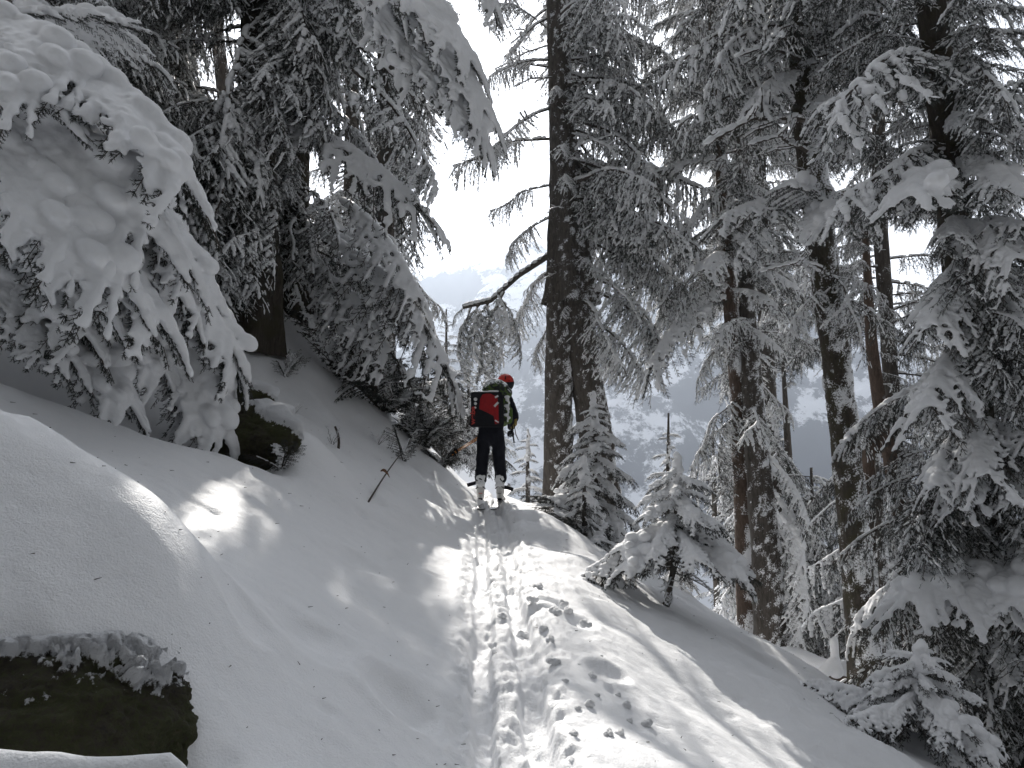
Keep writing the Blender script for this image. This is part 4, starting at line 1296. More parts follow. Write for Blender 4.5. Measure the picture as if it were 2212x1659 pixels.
if TREES:
    patch = [(X, Y) for X in range(275, 511, 26) for Y in range(955, 1185, 24) if in_poly(X, Y, LIT[2])]
    patch = [on_ground(*q) + UP * 0.03 for q in patch]
    for _ in range(14):
        bpy.context.view_layer.update(); dg = bpy.context.evaluated_depsgraph_get()
        bad = set()
        for q in patch:
            b = branch_of(first_hit(dg, q, SUN))
            if b is not None and b.name not in T1_KEEP:
                bad.add(b.name)
        if not bad:
            break
        for n_ in bad:
            drop(bpy.data.objects[n_])
    t3.cap = t4.cap = 420
    t3.r.seed(44)
    for rnd in range(4):
        if rnd < 3:
            t3.crown(DARK + FROST, 40, 0.17, 0.62, 1.2, 1.3, -52, -22, az=(150, 275))
            t4.crown(DARK + FROST, 26, 0.16, 0.45, 1.1, 1.2, -45, -25, az=(190, 350))
            t3.crown(DARK + MEDIUM[:1], 14, 0.13, 0.30, 0.95, 1.1, -62, -40, az=(180, 330))
        for _ in range(6):
            bpy.context.view_layer.update(); dg = bpy.context.evaluated_depsgraph_get()
            hits = [b.name for b in (branch_of(first_hit(dg, q, SUN)) for q in patch) if b is not None and b.name not in T1_KEEP]
            bad = {h for h in hits if hits.count(h) > (2 if rnd < 3 else 0)}
            if not bad:
                break
            for n_ in bad:
                drop(bpy.data.objects[n_])
    t3.patch = False
    for (X0, Y0, d0), (X1, Y1, d1) in [((545, 240, 10.0), (505, 470, 9.2)), ((550, 300, 10.0), (530, 560, 9.1)), ((540, 380, 10.0), (470, 600, 9.3)), ((555, 180, 10.0), (545, 420, 9.1)), ((548, 420, 10.0), (560, 640, 9.3)),
                                       ((540, 440, 10.0), (505, 640, 9.3)), ((556, 120, 10.0), (520, 330, 9.2)), ((560, 360, 10.0), (590, 590, 9.5)), ((545, 470, 10.0), (450, 640, 9.6)), ((560, 60, 10.0), (560, 290, 9.2))]:
        t3.bough(t3.r.choice(DARK + FROST), P(X0, Y0, d0), P(X1, Y1, d1), None, 0.75)
    for (X0, Y0, d0), (X1, Y1, d1) in [((565, -60, 10.1), (760, 90, 9.6)), ((562, 20, 10.1), (830, 180, 9.6)), ((562, -20, 10.1), (690, 110, 9.3)), ((565, 60, 10.1), (865, 270, 9.7)), ((562, 100, 10.1), (885, 340, 9.8)),
                                       ((560, 90, 10.1), (800, 260, 9.7)), ((562, 40, 10.1), (750, 200, 9.6)), ((562, -10, 10.1), (650, 190, 9.2)), ((565, -120, 10.1), (850, 60, 9.5)), ((560, 130, 10.1), (860, 420, 9.9)),
                                       ((560, 0, 10.1), (720, 250, 9.5)), ((565, -160, 10.1), (780, -20, 9.4)), ((562, 60, 10.1), (700, 300, 9.5)), ((562, 30, 10.1), (900, 220, 9.7))]:
        t3.bough(t3.r.choice(DARK + FROST), P(X0, Y0, d0), P(X1, Y1, d1), None, 0.95)
    t4.patch = False
    for (X0, Y0, d0), (X1, Y1, d1) in [((640, 390, 12.0), (600, 560, 11.2)), ((640, 430, 12.0), (690, 600, 11.2)), ((645, 400, 12.0), (740, 540, 11.3)), ((640, 470, 12.0), (640, 650, 11.0)), ((650, 400, 12.0), (800, 530, 11.2)),
                                       ((640, 500, 12.0), (590, 650, 11.2)), ((640, 440, 12.0), (640, 580, 11.1))]:
        t4.bough(t4.r.choice(DARK + FROST), P(X0, Y0, d0), P(X1, Y1, d1), None, 0.9)
    t4.patch = True
    t3.patch = True
    bpy.context.view_layer.update(); dg = bpy.context.evaluated_depsgraph_get()
    CANOPY = [(430, -2600), (430, 560), (560, 640), (720, 660), (880, 690), (925, 600), (890, 420), (1000, 250), (1085, 0), (1085, -2600)]
    rs_ = random.Random(9)
    for _ in range(5):
        bpy.context.view_layer.update(); dg = bpy.context.evaluated_depsgraph_get()
        leaks = 0; taken = []
        for _i in range(260):
            X, Y = rs_.uniform(200, 1030), rs_.uniform(1000, 1690)
            if any(in_poly(X, Y, g) for g in LIT) or in_poly(X, Y, [(230, 1120), (330, 990), (410, 940), (540, 930), (540, 1060), (440, 1230), (340, 1230)]):
                continue
            g = on_ground(X, Y) + UP * 0.03
            if first_hit(dg, g, SUN) is not None:
                continue
            leaks += 1
            for yt, tr in ((rs_.uniform(9.0, 10.6), t3), (rs_.uniform(10.8, 12.4), t4), (rs_.uniform(13, 15.5), t4b)):
                q = g + SUN * ((yt - g[1]) / SUN[1])
                x, y, d = (float(v) for v in pix(q))
                ax = tr.paths[0]
                hz_ = q[2] + 0.3 + 0.35 * np.hypot(q[0] - ax[-1][0][0], q[1] - ax[-1][0][1])
                o_ = np.array([np.interp(hz_, [p[2] for p, _ in ax], [p[i] for p, _ in ax]) for i in range(3)]); o_[2] = hz_
                if tr.n >= tr.cap or np.linalg.norm(q - o_) > 3.3 or any(np.linalg.norm(q - w) < 0.35 for w in taken) or any(in_poly(x, y, g_) for g_ in GAPS):
                    continue
                end = q + (q - o_) * 0.12
                if not all(in_poly(*(float(c) for c in pix(v)[:2]), CANOPY) for v in (q, end, (q + o_) / 2, end - UP * 0.5)):
                    continue
                if any(blocked(v, True, True) for v in (q, end)):
                    continue
                if tr.bough(rs_.choice(DARK + FROST), o_, end) is not None:
                    taken.append(q)
                    break
        print('leaks', leaks, 'closed', len(taken))
    for _ in range(8):
        bpy.context.view_layer.update(); dg = bpy.context.evaluated_depsgraph_get()
        hb = [branch_of(first_hit(dg, q, SUN)) for q in patch]
        bad = {b.name for b in hb if b is not None and b.name not in T1_KEEP}
        for n_ in bad:
            drop(bpy.data.objects[n_])
        if not bad:
            break

# the wood goes on unseen behind and beside the viewer, added to block skylight
mb = MB(); wr = random.Random(77)
for (fx, fy) in ((-8, -3), (-2.5, -8.5), (3, -7), (7.5, -4), (9, 1), (-6, -12), (1, -13), (7, -11), (12, -6), (12, 3), (-12, -6)):
    g = float(ground(fx, fy)); hgt = wr.uniform(13, 18)
    tube(mb, [np.array([fx, fy, g - 0.3]), np.array([fx, fy, g + hgt])], [0.28, 0.03], 10, 0)
    for i in range(150):
        u = wr.random() ** 1.2
        a = wr.uniform(0, 2 * PI); ln = 2.3 * (1 - u) ** 0.8 + 0.3
        z0 = g + 1.0 + u * (hgt - 1.2)
        for q in range(4):
            f = (q + 0.7) / 4.2
            c_ = np.array([fx + math.cos(a) * ln * f, fy + math.sin(a) * ln * f, z0 - 0.55 * ln * f])
            R_ = np.array([ln * 0.16 * wr.uniform(.7, 1.3), ln * 0.16 * wr.uniform(.7, 1.3), 0.10])
            V_ = ICO_V * (R_ * (1 + 0.35 * np.random.default_rng(i * 4 + q).normal(0, 1, (len(ICO_V), 1)))) + c_
            mb.add(V_, ICO_F, np.where(ICO_V[ICO_F].mean(1)[:, 2] > 0.45, 2, 1))
for (fx, fy) in ((-3.8, -2.4), (0.4, -3.6), (2.0, -2.6)):  # high unseen crowns added overhead to darken the near slope
    g = float(ground(fx, fy)); hgt = wr.uniform(14, 18)
    tube(mb, [np.array([fx, fy, g - 0.3]), np.array([fx, fy, g + hgt])], [0.26, 0.03], 10, 0)
    for i in range(130):
        u = wr.random() ** 1.1
        a = wr.uniform(0, 2 * PI); ln = 3.0 * (1 - u) ** 0.7 + 0.3
        z0 = 6.0 + u * (hgt - 6)
        for q in range(4):
            f = (q + 0.7) / 4.2
            c_ = np.array([fx + math.cos(a) * ln * f, fy + math.sin(a) * ln * f, z0 - 0.45 * ln * f])
            if c_[2] < 0.95 * max(c_[1], 0) + 0.6 and abs(c_[0]) < 0.95 * max(c_[1], 0) + 0.3:
                continue
            R_ = np.array([ln * 0.16 * wr.uniform(.7, 1.3), ln * 0.16 * wr.uniform(.7, 1.3), 0.10])
            V_ = ICO_V * (R_ * (1 + 0.35 * np.random.default_rng(i * 4 + q + 999).normal(0, 1, (len(ICO_V), 1)))) + c_
            mb.add(V_, ICO_F, np.where(ICO_V[ICO_F].mean(1)[:, 2] > 0.45, 2, 1))
fo_ = link('forest', mb.mesh('forest', [M_bark, M_needle, M_snow], smooth=False))
fo_['kind'] = 'stuff'

# ------------------------------------------------------------------ saplings
def sapling(name, lab, X, Yb, Yt, d, wid, n, heavy=1.0, lean=0.0, seed=0, protos=None, pitch=(-38, -8), stemw=14, low=0.12, bend=0):
    path = pathp([(X + bend, Yb, d, stemw), (X - bend * 0.2 + lean * 0.4, (Yb * 0.6 + Yt * 0.4), d, stemw * 0.75), (X + lean, Yt, d, stemw * 0.35)])
    t = Tree(name, lab, [path], M_bark, 'sapling', None, 0.42, seed, 14, 0.03)
    t.crown(protos or SAPL, n, low, 0.93, wid, wid * 0.22, pitch[0], pitch[1], gaps=False, lit=False, jitter=0.25)
    # the snow sleeve on the leader
    p, _ = stem_at(path, 0.80); q, _ = stem_at(path, 1.0)
    C = np.array([p + (q - p) * u + np.array([random.gauss(0, .012), random.gauss(0, .012), 0]) for u in np.linspace(0, 1.03, 14)]) - t.base
    V, F = blobs(C, np.linspace(0.075, 0.03, 14) * max(heavy, 0.6))
    link('snow_sleeve', remesh(V, F, 0.012, 'snow_sleeve', M_snow, 4, 0.01, 12), t.root)
    return t


if TREES:
    sap1 = sapling('fir_sapling', 'snow loaded fir sapling with a bent bare stem on the sunny slope edge', 1440, 1395, 985, 6.6, 0.76, 30, 1.0, 26, 301, SAPL_FAT + SAPL, (-22, -22), 17, 0.50, -20)
    sap1.crown(BARE, 9, 0.36, 0.55, 0.5, 0.6, -24, -8, gaps=False, lit=False)
    sapling('fir_sapling', 'snow covered fir sapling rising in front of the old fir trunk', 1290, 1190, 850, 10.6, 0.95, 64, 1.1, -8, 302, SAPL_FAT + SAPL, (-40, -5), 16, 0.02)
    sapling('fir_sapling', 'low fir sapling with a rounded snow top at the foot of the taller one', 1262, 1215, 990, 9.4, 0.55, 36, 1.0, 0, 303, SAPL_FAT + SAPL_THIN, (-42, -15), 14, 0.02)
    sapling('fir_sapling', 'narrow fir sapling with a thin bare spire behind the front sapling', 1442, 1120, 892, 13.0, 0.75, 54, 0.35, 2, 304, SAPL_FAT + SAPL, (-40, 0), 12, 0.02)
    sapling('fir_sapling', 'snow loaded fir sapling leaning right in the bottom right foreground', 1945, 1640, 1390, 5.4, 0.66, 30, 0.9, 45, 305, SAPL_FAT + SAPL, (-20, -6), 14, 0.36, -50)
    sapling('fir_sapling', 'snowy fir sapling beyond the crest just left of the old fir', 1140, 1060, 930, 13.6, 0.7, 40, 0.8, 0, 306, SAPL, (-35, 0), 10, 0.02)

# ------------------------------------------------------------------ rocks
def rock(name, label, c, R, snow_z, seed, res=(150, 90), rot=0.0, fall=0.5, irr=0.16, sdir=(0, 0, 1), spk=0.45, flat=None, knob=0.085):
    nu, nv = res
    u = np.linspace(0, 2 * PI, nu, endpoint=False); v = np.linspace(0.02, PI - 0.02, nv)
    U, Vv = np.meshgrid(u, v)
    S = np.stack([np.cos(U) * np.sin(Vv), np.sin(U) * np.sin(Vv), np.cos(Vv)], -1)
    f = 1 + irr * fbm(S[..., 0] * 1.6 + seed, S[..., 1] * 1.6, S[..., 2] * 1.6, 3, seed) + 0.035 * fbm(S[..., 0] * 9, S[..., 1] * 9, S[..., 2] * 9, 4, seed + 3)
    nz = fbm(S[..., 0] * 3.5, S[..., 1] * 3.5, S[..., 2] * 3.5, 5, seed + 9, 0.65)
    fine = fbm(S[..., 0] * 16, S[..., 1] * 16, S[..., 2] * 16, 3, seed + 13, 0.7)
    c0, s0 = math.cos(rot), math.sin(rot)
    sd_ = norm(np.array(sdir, float)); sd_ = np.array([sd_[0] * c0 + sd_[1] * s0, -sd_[0] * s0 + sd_[1] * c0, sd_[2]])
    up_ = S @ sd_
    edge = np.exp(-((up_ - snow_z) / (0.8 * fall)) ** 2)
    sn = 0.5 + (up_ - snow_z) / fall + (0.55 * nz + spk * fine) * (0.08 + 0.92 * edge)
    th = sstep(0.40, 0.75, sn)
    f = 1 + irr * fbm(S[..., 0] * 1.6 + seed, S[..., 1] * 1.6, S[..., 2] * 1.6, 3, seed) + (1 - th) * knob * fbm(S[..., 0] * 9, S[..., 1] * 9, S[..., 2] * 9, 5, seed + 3, 0.6)
    V = S * f[..., None] * np.array(R)
    if flat is not None:          # a broad, planed-off top that the drift runs over
        zf = flat * R[2]
        V[..., 2] = np.where(V[..., 2] > zf, zf + (V[..., 2] - zf) * 0.25, V[..., 2])
    V = V + S * (th * (0.036 + 0.006 * nz))[..., None] + UP * (th * 0.02)[..., None]
    c0, s0 = math.cos(rot), math.sin(rot)
    V = np.stack([V[..., 0] * c0 - V[..., 1] * s0, V[..., 0] * s0 + V[..., 1] * c0, V[..., 2]], -1)
    i = np.arange(nv - 1)[:, None] * nu; j = np.arange(nu)[None]; k = (j + 1) % nu
    F = np.stack([i + nu + j, i + nu + k, i + k, i + j], -1).reshape(-1, 4)
    mb = MB(); mb.add(V, F, 0, np.clip(sn, 0, 1))
    o = link(name, mb.mesh(name, [M_rock], snow=True))
    o.location = [float(q) for q in c]
    return tag(o, label, 'boulder')


rock('boulder', 'large mossy boulder capped with snow in the bottom left corner', BOULDER, (0.63, 0.40, 0.45), 0.64, 3, (420, 240), 0.05, 0.6, 0.08, (0, 0.2, 1), 0.55, 0.78, 0.06)
rock('boulder', 'dark mossy boulder half under snow below the drooping fir boughs', P(548, 955, 6.85), (0.44, 0.36, 0.30), 0.42, 8, (200, 120), -0.5, 0.35, 0.45, (0.62, 0.45, 0.65))
rock('boulder', 'small brown rock edge under a lip of snow above the mossy boulder', P(520, 860, 7.8), (0.42, 0.28, 0.13), 0.35, 12, (110, 60), -0.5, 0.4, 0.3, (0.6, 0.4, 0.7))

# ------------------------------------------------------------------ sticks, shrubs, fallen wood, snow lumps
def twig(name, label, cat, X, Y, d, ups, scale, group=None, protos=None, spread=1.0, seed=0):
    """A small leafless or needled plant standing in the snow: several stems from one foot."""
    r = random.Random(seed)
    p = on_ground(X, Y) if d is None else P(X, Y, d)
    if d is not None:
        p[2] = float(ground(p[0], p[1]))
    o = empty(name, p, label, cat, group)
    for i in range(ups):
        a = r.uniform(0, 2 * PI)
        e = r.uniform(0.25, 1.2)
        ln = scale * r.uniform(0.55, 1.1)
        tip = p + np.array([math.cos(a) * math.cos(e) * spread, math.sin(a) * math.cos(e) * spread, math.sin(e)]) * ln
        place(r.choice(protos or BARE), o, p, p - UP * 0.03, tip, r.uniform(-0.5, 0.5))
    return o


twig('leafless_shrub', 'tangled snow dusted shrub at the left edge of the path before the skier', 'shrub', 915, 985, 11.3, 44, 0.60, None, SAPL, 1.0, 1)
twig('leafless_shrub', 'bare twiggy shrub with a bent stem above the snow dusted shrub', 'shrub', 905, 900, 11.2, 16, 0.8, None, BARE, 0.8, 2)
twig('leafless_shrub', 'low snowy evergreen sprays at the right foot of the snow dusted shrub', 'shrub', 955, 1005, 11.0, 14, 0.28, None, SAPL + SAPL_THIN, 1.2, 3)
twig('leafless_shrub', 'snowed-in brush under the boughs right of the dark trunk', 'shrub', 745, 790, 11.0, 22, 1.0, None, BARE + SAPL, 1.1, 4)
twig('leafless_shrub', 'frosted brush on the bank between the hanging boughs and the bent shrub', 'shrub', 830, 850, 11.2, 20, 0.9, None, SAPL_THIN + BARE + SAPL, 1.1, 5)
for i, (X, Y, s, lab) in enumerate((
        (718, 960, 0.22, 'few thin twigs poking out of the bank left of the short dead stick'),
        (625, 905, 0.2, 'tiny forked twig beside the dark mossy boulder'),
        (815, 960, 0.40, 'thin bare shoots with snow tufts on the bank above the leaning stick'),
        (615, 815, 0.30, 'small snow hooded seedling on the bank above the rock edge'),
        (1832, 1567, 0.10, 'tiny sprig lying on shaded snow near the right-hand tree foot'),
        (608, 1010, 0.30, 'half buried sprig with snow fingers below the dark mossy boulder'),
        (870, 995, 0.35, 'small leafy sprig sticking out above the leaning stick'))):
    twig('twig_plant', lab, 'twig', X, Y, None, 5, s, None, BARE if i not in (3, 5, 6) else SAPL + SAPL_THIN, 0.9, 20 + i)

# the leaning stick with its dead leaf, the short dead stick
mb = MB()
a, b = on_ground(790, 1088), P(862, 985, 8.6)
a = a - UP * 0.03
tube(mb, [a * (1 - u) + b * u + np.array([0, 0, 0.02 * math.sin(PI * u)]) for u in np.linspace(0, 1, 9)], np.linspace(0.011, 0.006, 9), 6)
o = tag(link('stick', mb.mesh('stick', [M_twig], snow=True)), 'long thin stick leaning out of the snow left of the path', 'stick')
mb = MB()
a = on_ground(731, 968); b = a + np.array([-0.05, 0.02, 0.24])
tube(mb, [a * (1 - u) + b * u + np.array([0.02 * math.sin(PI * u), 0, 0]) for u in np.linspace(-0.1, 1, 7)], np.linspace(0.016, 0.012, 7), 7, 0, True, 0.35)
tag(link('stick', mb.mesh('stick', [M_twig], snow=True)), 'short upright dead stick poking from the left bank', 'stick')
M_leaf = plain('dead_leaf', (0.16, 0.085, 0.045), 0.7)
lp = P(832, 1020, float(pix(on_ground(790, 1088))[2]) * 1.03)
V, F = [], []
for i, u in enumerate(np.linspace(0, 1, 7)):
    w = 0.022 * math.sin(PI * u) ** 0.8
    for s in (-1, 0, 1):
        V.append(lp + np.array([0.085 * (u - 0.5), s * w * 0.5, -0.06 * (u - 0.5) + 0.012 * abs(s) + s * w * 0.7 - 0.10 * (u - 0.5) ** 2]))
for i in range(6):
    for j in range(2):
        q = i * 3 + j; F.append([q, q + 3, q + 4, q + 1])
mb = MB(); mb.add(V, F)
tag(link('dead_leaf', mb.mesh('dead_leaf', [M_leaf])), 'curled brown leaf caught on the long leaning stick', 'leaf')

# needles, bark bits and lichen crumbs shed on the snow
mb = MB(); lr = np.random.default_rng(321)
N_ = 420
ly = 2.0 + 9.0 * lr.random(N_) ** 1.3; lx = lr.uniform(-0.75, 0.5, N_) * ly
lz = ground(lx, ly) + tracks(lx, ly) + 0.004
lo_ = np.stack([lx, ly, lz], -1)
ld = norm(np.stack([lr.normal(0, 1, N_), lr.normal(0, 1, N_), lr.normal(0, .15, N_)], -1))
sticks(mb, lo_, ld, lr.uniform(0.006, 0.03, N_) * (0.6 + 0.08 * ly), 0.0022, 0)
li = link('litter', mb.mesh('litter', [M_twig])); li['kind'] = 'stuff'

# log with snow and the snow post
lo = P(1790, 1455, 11.0)
e = empty('fallen_log', lo, 'fallen log under a thick slab of snow left of the plastered trunk', 'log')
mb = MB(); tube(mb, [np.array([-0.55, 0.3, 0.10]), np.array([0.1, 0.05, 0.0]), np.array([0.55, -0.05, -0.12])], [0.09, 0.1, 0.1], 12, 0, True, 0.1)
link('trunk', mb.mesh('trunk', [M_bark_red], snow=True), e)
C = np.array([[-0.55 + 1.05 * u, 0.28 - 0.33 * u, 0.20 - 0.2 * u + 0.03 * math.sin(9 * u)] for u in np.linspace(0, 1, 22)])
R = np.stack([np.full(22, 0.14), np.full(22, 0.16), np.full(22, 0.13)], -1)
V, F = blobs(C, R)
link('snow_load', remesh(V, F, 0.02, 'log_snow', M_snow, 5), e)
sp = P(1806, 1440, 10.9)
e = empty('snowy_stump', sp, 'slim upright stub sheathed in white snow standing on the fallen log', 'stump')
mb = MB(); tube(mb, [np.array([0.03, 0, -0.1]), np.array([0.035, 0, 0.15]), np.array([0.03, 0, 0.36])], [0.045, 0.04, 0.035], 10, 0, True, 0.1)
link('stub', mb.mesh('stub', [M_bark], snow=True), e)
C = [np.array([-0.02, -0.03, z]) for z in np.linspace(-0.05, 0.36, 12)] + [np.array([0.0, -0.03, 0.41])] + [np.array([-0.03 - 0.16 * u, -0.04, 0.08 - 0.14 * u]) for u in np.linspace(0, 1, 6)]
R = [0.065 + 0.05 * max(0, 0.12 - z) / 0.17 for z in np.linspace(-0.05, 0.36, 12)] + [0.035] + [0.09] * 6
V, F = blobs(np.array(C), np.array(R))
link('snow_load', remesh(V, F, 0.014, 'stub_snow', M_snow, 4), e)

lump_meshes = []
for i in range(4):
    r = np.random.default_rng(500 + i)
    V, F = blobs(r.normal(0, 0.4, (5, 3)) * np.array([1, 1, 0.6]), r.uniform(0.5, 0.8, 5))
    lump_meshes.append(remesh(V, F, 0.11, 'snow_lump', M_ground, 2, 0.12, 2.5))
LUMPS = [(1262, 1352, .055), (1352, 1528, .035), (1398, 1570, .04), (1318, 1590, .03), (1340, 1588, .035), (1275, 1530, .035), (1290, 1505, .02), (1335, 1505, .022),
         (1248, 1535, .022), (1360, 1560, .022), (1200, 1330, .06), (1218, 1312, .05), (1228, 1322, .045), (1175, 1365, .04), (1150, 1305, .05), (1165, 1275, .045), (1190, 1390, .04),
         (1278, 1465, .035), (1300, 1420, .015), (1220, 1480, .025), (1240, 1600, .03), (1250, 1440, .02), (1195, 1440, .04), (1130, 1340, .05), (1065, 1380, .04), (1085, 1330, .045)]
for i, (X, Y, r) in enumerate(LUMPS):
    r *= 0.68
    p = on_ground(X, Y)
    o = link('snow_lump', lump_meshes[i % 4])
    o.location = (p[0], p[1], p[2] + float(tracks(p[0], p[1])) + r * 0.45)
    o.scale = (r, r * random.uniform(0.8, 1.2), r * random.uniform(0.7, 1))
    o.rotation_euler = (0, 0, random.uniform(0, 6))
    tag(o, 'small loose snow lump scattered on the sunny snow beside the ski tracks', 'snow lump', 'snow lumps beside the ski tracks')

# ------------------------------------------------------------------ the skier
M_cloth = plain('navy_cloth', (0.012, 0.013, 0.02), 0.8, 0.15, (25, 0.02))
M_black = plain('black_fabric', (0.014, 0.014, 0.018), 0.75, 0.2, (18, 0.012))
M_red = plain('red_fabric', (0.36, 0.014, 0.018), 0.6, 0.25, (14, 0.01))
M_redshell = plain('red_shell', (0.62, 0.025, 0.015), 0.4, 0.4)
M_green = plain('green_fabric', (0.07, 0.13, 0.02), 0.7, 0.2)
M_boot = plain('boot_shell', (0.55, 0.55, 0.54), 0.5, 0.3)
M_orange = plain('orange_pole', (0.62, 0.24, 0.03), 0.35, 0.4)
M_skin = plain('skin', (0.5, 0.3, 0.22), 0.6)
M_white = plain('white_print', (0.75, 0.75, 0.75), 0.6)
M_redprint = plain('red_print', (0.52, 0.06, 0.05), 0.6)
M_yellow = plain('yellow_fabric', (0.45, 0.33, 0.10), 0.6)
M_ski = plain('ski_top', (0.25, 0.25, 0.26), 0.4)


def camo():
    m, n, l, b = new_mat('green_camo')
    t = n.new('ShaderNodeTexCoord')
    n1 = mk_noise(n, l, 11, 3, 0.5, t.outputs['Object'], 0.8)
    r = mk_ramp(n, l, n1.outputs['Fac'], [(0.0, (0.012, 0.016, 0.012)), (0.44, (0.02, 0.03, 0.016)), (0.47, (0.07, 0.12, 0.018)), (0.58, (0.07, 0.12, 0.018)), (0.62, (0.03, 0.035, 0.03))])
    r.color_ramp.interpolation = 'CONSTANT'
    ge = n.new('ShaderNodeNewGeometry'); sp_ = n.new('ShaderNodeSeparateXYZ'); l.new(ge.outputs['Normal'], sp_.inputs[0])
    n2 = mk_noise(n, l, 22, 4, 0.7, t.outputs['Object'])
    a = n.new('ShaderNodeMath'); a.operation = 'MULTIPLY_ADD'; a.inputs[1].default_value = 0.28
    l.new(sp_.outputs['Z'], a.inputs[0]); l.new(n2.outputs['Fac'], a.inputs[2])
    rs = mk_ramp(n, l, a.outputs[0], [(0.63, (0, 0, 0)), (0.68, (1, 1, 1))])
    ms = n.new('ShaderNodeMixRGB'); ms.inputs['Color2'].default_value = (*SNOW_C, 1)
    l.new(rs.outputs['Color'], ms.inputs['Fac']); l.new(r.outputs['Color'], ms.inputs['Color1'])
    l.new(ms.outputs['Color'], b.inputs['Base Color'])
    b.inputs['Roughness'].default_value = 0.7
    return m


M_camo = camo()


def skin(name, verts, edges, radii, mat, parent, sub=2, root=0):
    me = bpy.data.meshes.new(name)
    me.from_pydata([tuple(v) for v in verts], edges, [])
    o = bpy.data.objects.new('tmp', me); col.objects.link(o)
    m = o.modifiers.new('skin', 'SKIN')
    sv = me.skin_vertices[0].data
    for i, r in enumerate(radii):
        sv[i].radius = (r, r) if not isinstance(r, tuple) else r
        sv[i].use_root = i == root
    s = o.modifiers.new('sub', 'SUBSURF'); s.levels = sub; s.render_levels = sub
    out = bpy.data.meshes.new_from_object(o.evaluated_get(bpy.context.evaluated_depsgraph_get()))
    bpy.data.objects.remove(o); bpy.data.meshes.remove(me)
    out.materials.clear(); out.materials.append(mat)
    out.polygons.foreach_set('use_smooth', np.ones(len(out.polygons), bool)); out.update()
    out.name = name
    return link(name, out, parent)


def blob_part(name, C, R, vox, mat, parent, smooth=4, disp=0, ds=10):
    V, F = blobs(np.array(C, float), np.array(R, float))
    return link(name, remesh(V, F, vox, name, mat, smooth, disp, ds), parent)


foot = P(1060, 1077, 10.5)
fz = float(ground(foot[0], foot[1]) + tracks(foot[0], foot[1]))
SK = foot.copy(); SK[2] = max(fz - 0.02, foot[2] - 0.05)
person = empty('person', SK, 'skier seen from behind in dark clothes with a red helmet and a green backpack', 'person')
body_v = [(0, 0, .93), (0.01, .02, 1.12), (.05, .05, 1.32), (.10, .08, 1.47), (.17, .11, 1.56),
          (.24, .06, 1.44), (.335, .09, 1.20), (.27, .30, 1.02), (-.08, .08, 1.44), (-.16, .16, 1.20), (-.12, .36, 1.02),
          (-.10, .0, .86), (-.125, .03, .50), (-.145, -.01, .22), (.10, 0, .86), (.125, .03, .50), (.135, 0, .22),
          (-.142, .0, .34), (.135, .01, .34), (-.118, .02, .68), (.118, .02, .68)]
body_e = [(0, 1), (1, 2), (2, 3), (3, 4), (2, 5), (5, 6), (6, 7), (2, 8), (8, 9), (9, 10), (0, 11), (11, 19), (19, 12), (12, 17), (17, 13), (0, 14), (14, 20), (20, 15), (15, 18), (18, 16)]
body_r = [(.18, .135), (.17, .13), (.18, .14), .12, .055, .095, .075, .045, .095, .07, .045, .115, .088, .095, .115, .088, .095, .086, .086, .10, .10]
bo_ = skin('body', body_v, body_e, body_r, M_cloth, person, 3)
nb = len(bo_.data.vertices); cb = np.empty(nb * 3, np.float32); bo_.data.vertices.foreach_get('co', cb); cb = cb.reshape(-1, 3)
nn = np.empty(nb * 3, np.float32); bo_.data.vertices.foreach_get('normal', nn); nn = nn.reshape(-1, 3)
fold = fbm(cb[:, 0] * 9, cb[:, 1] * 9, cb[:, 2] * 16 + cb[:, 0] * 6, 3, 5) + 0.6 * np.abs(fbm(cb[:, 0] * 6, cb[:, 1] * 6, cb[:, 2] * 24, 2, 9))
bo_.data.vertices.foreach_set('co', (cb + nn * (0.016 * fold)[:, None]).astype(np.float32).ravel()); bo_.data.update()
HD = np.array([.205, .13, 1.685])
hv = [HD + np.array(v) for v in ((0, 0, -.10), (0, .01, -.03), (0, .0, .05), (0, .10, -.035), (.075, 0, -.03), (-.075, 0, -.03), (0, .075, -.085))]
skin('head', hv, [(0, 1), (1, 2), (1, 3), (1, 4), (1, 5), (1, 6)], [.055, .082, .075, .016, .018, .018, .03], M_skin, person, 2, 1)


def dome(mb, c, R, zlo, zhi, nu=36, nv=16, mat=0, thick=0.0, tilt=0.0):
    ph = np.linspace(zlo, zhi, nv); u = np.linspace(0, 2 * PI, nu, endpoint=False)
    U, Ph = np.meshgrid(u, ph)
    V = np.stack([np.cos(U) * np.cos(Ph) * R[0], np.sin(U) * np.cos(Ph) * R[1], np.sin(Ph) * R[2]], -1)
    Rm = np.array(Matrix.Rotation(tilt, 3, 'X'))
    V = V.reshape(-1, 3) @ Rm.T + c
    i = np.arange(nv - 1)[:, None] * nu; j = np.arange(nu)[None]; k = (j + 1) % nu
    mb.add(V, np.stack([i + j, i + k, i + nu + k, i + nu + j], -1).reshape(-1, 4), mat)


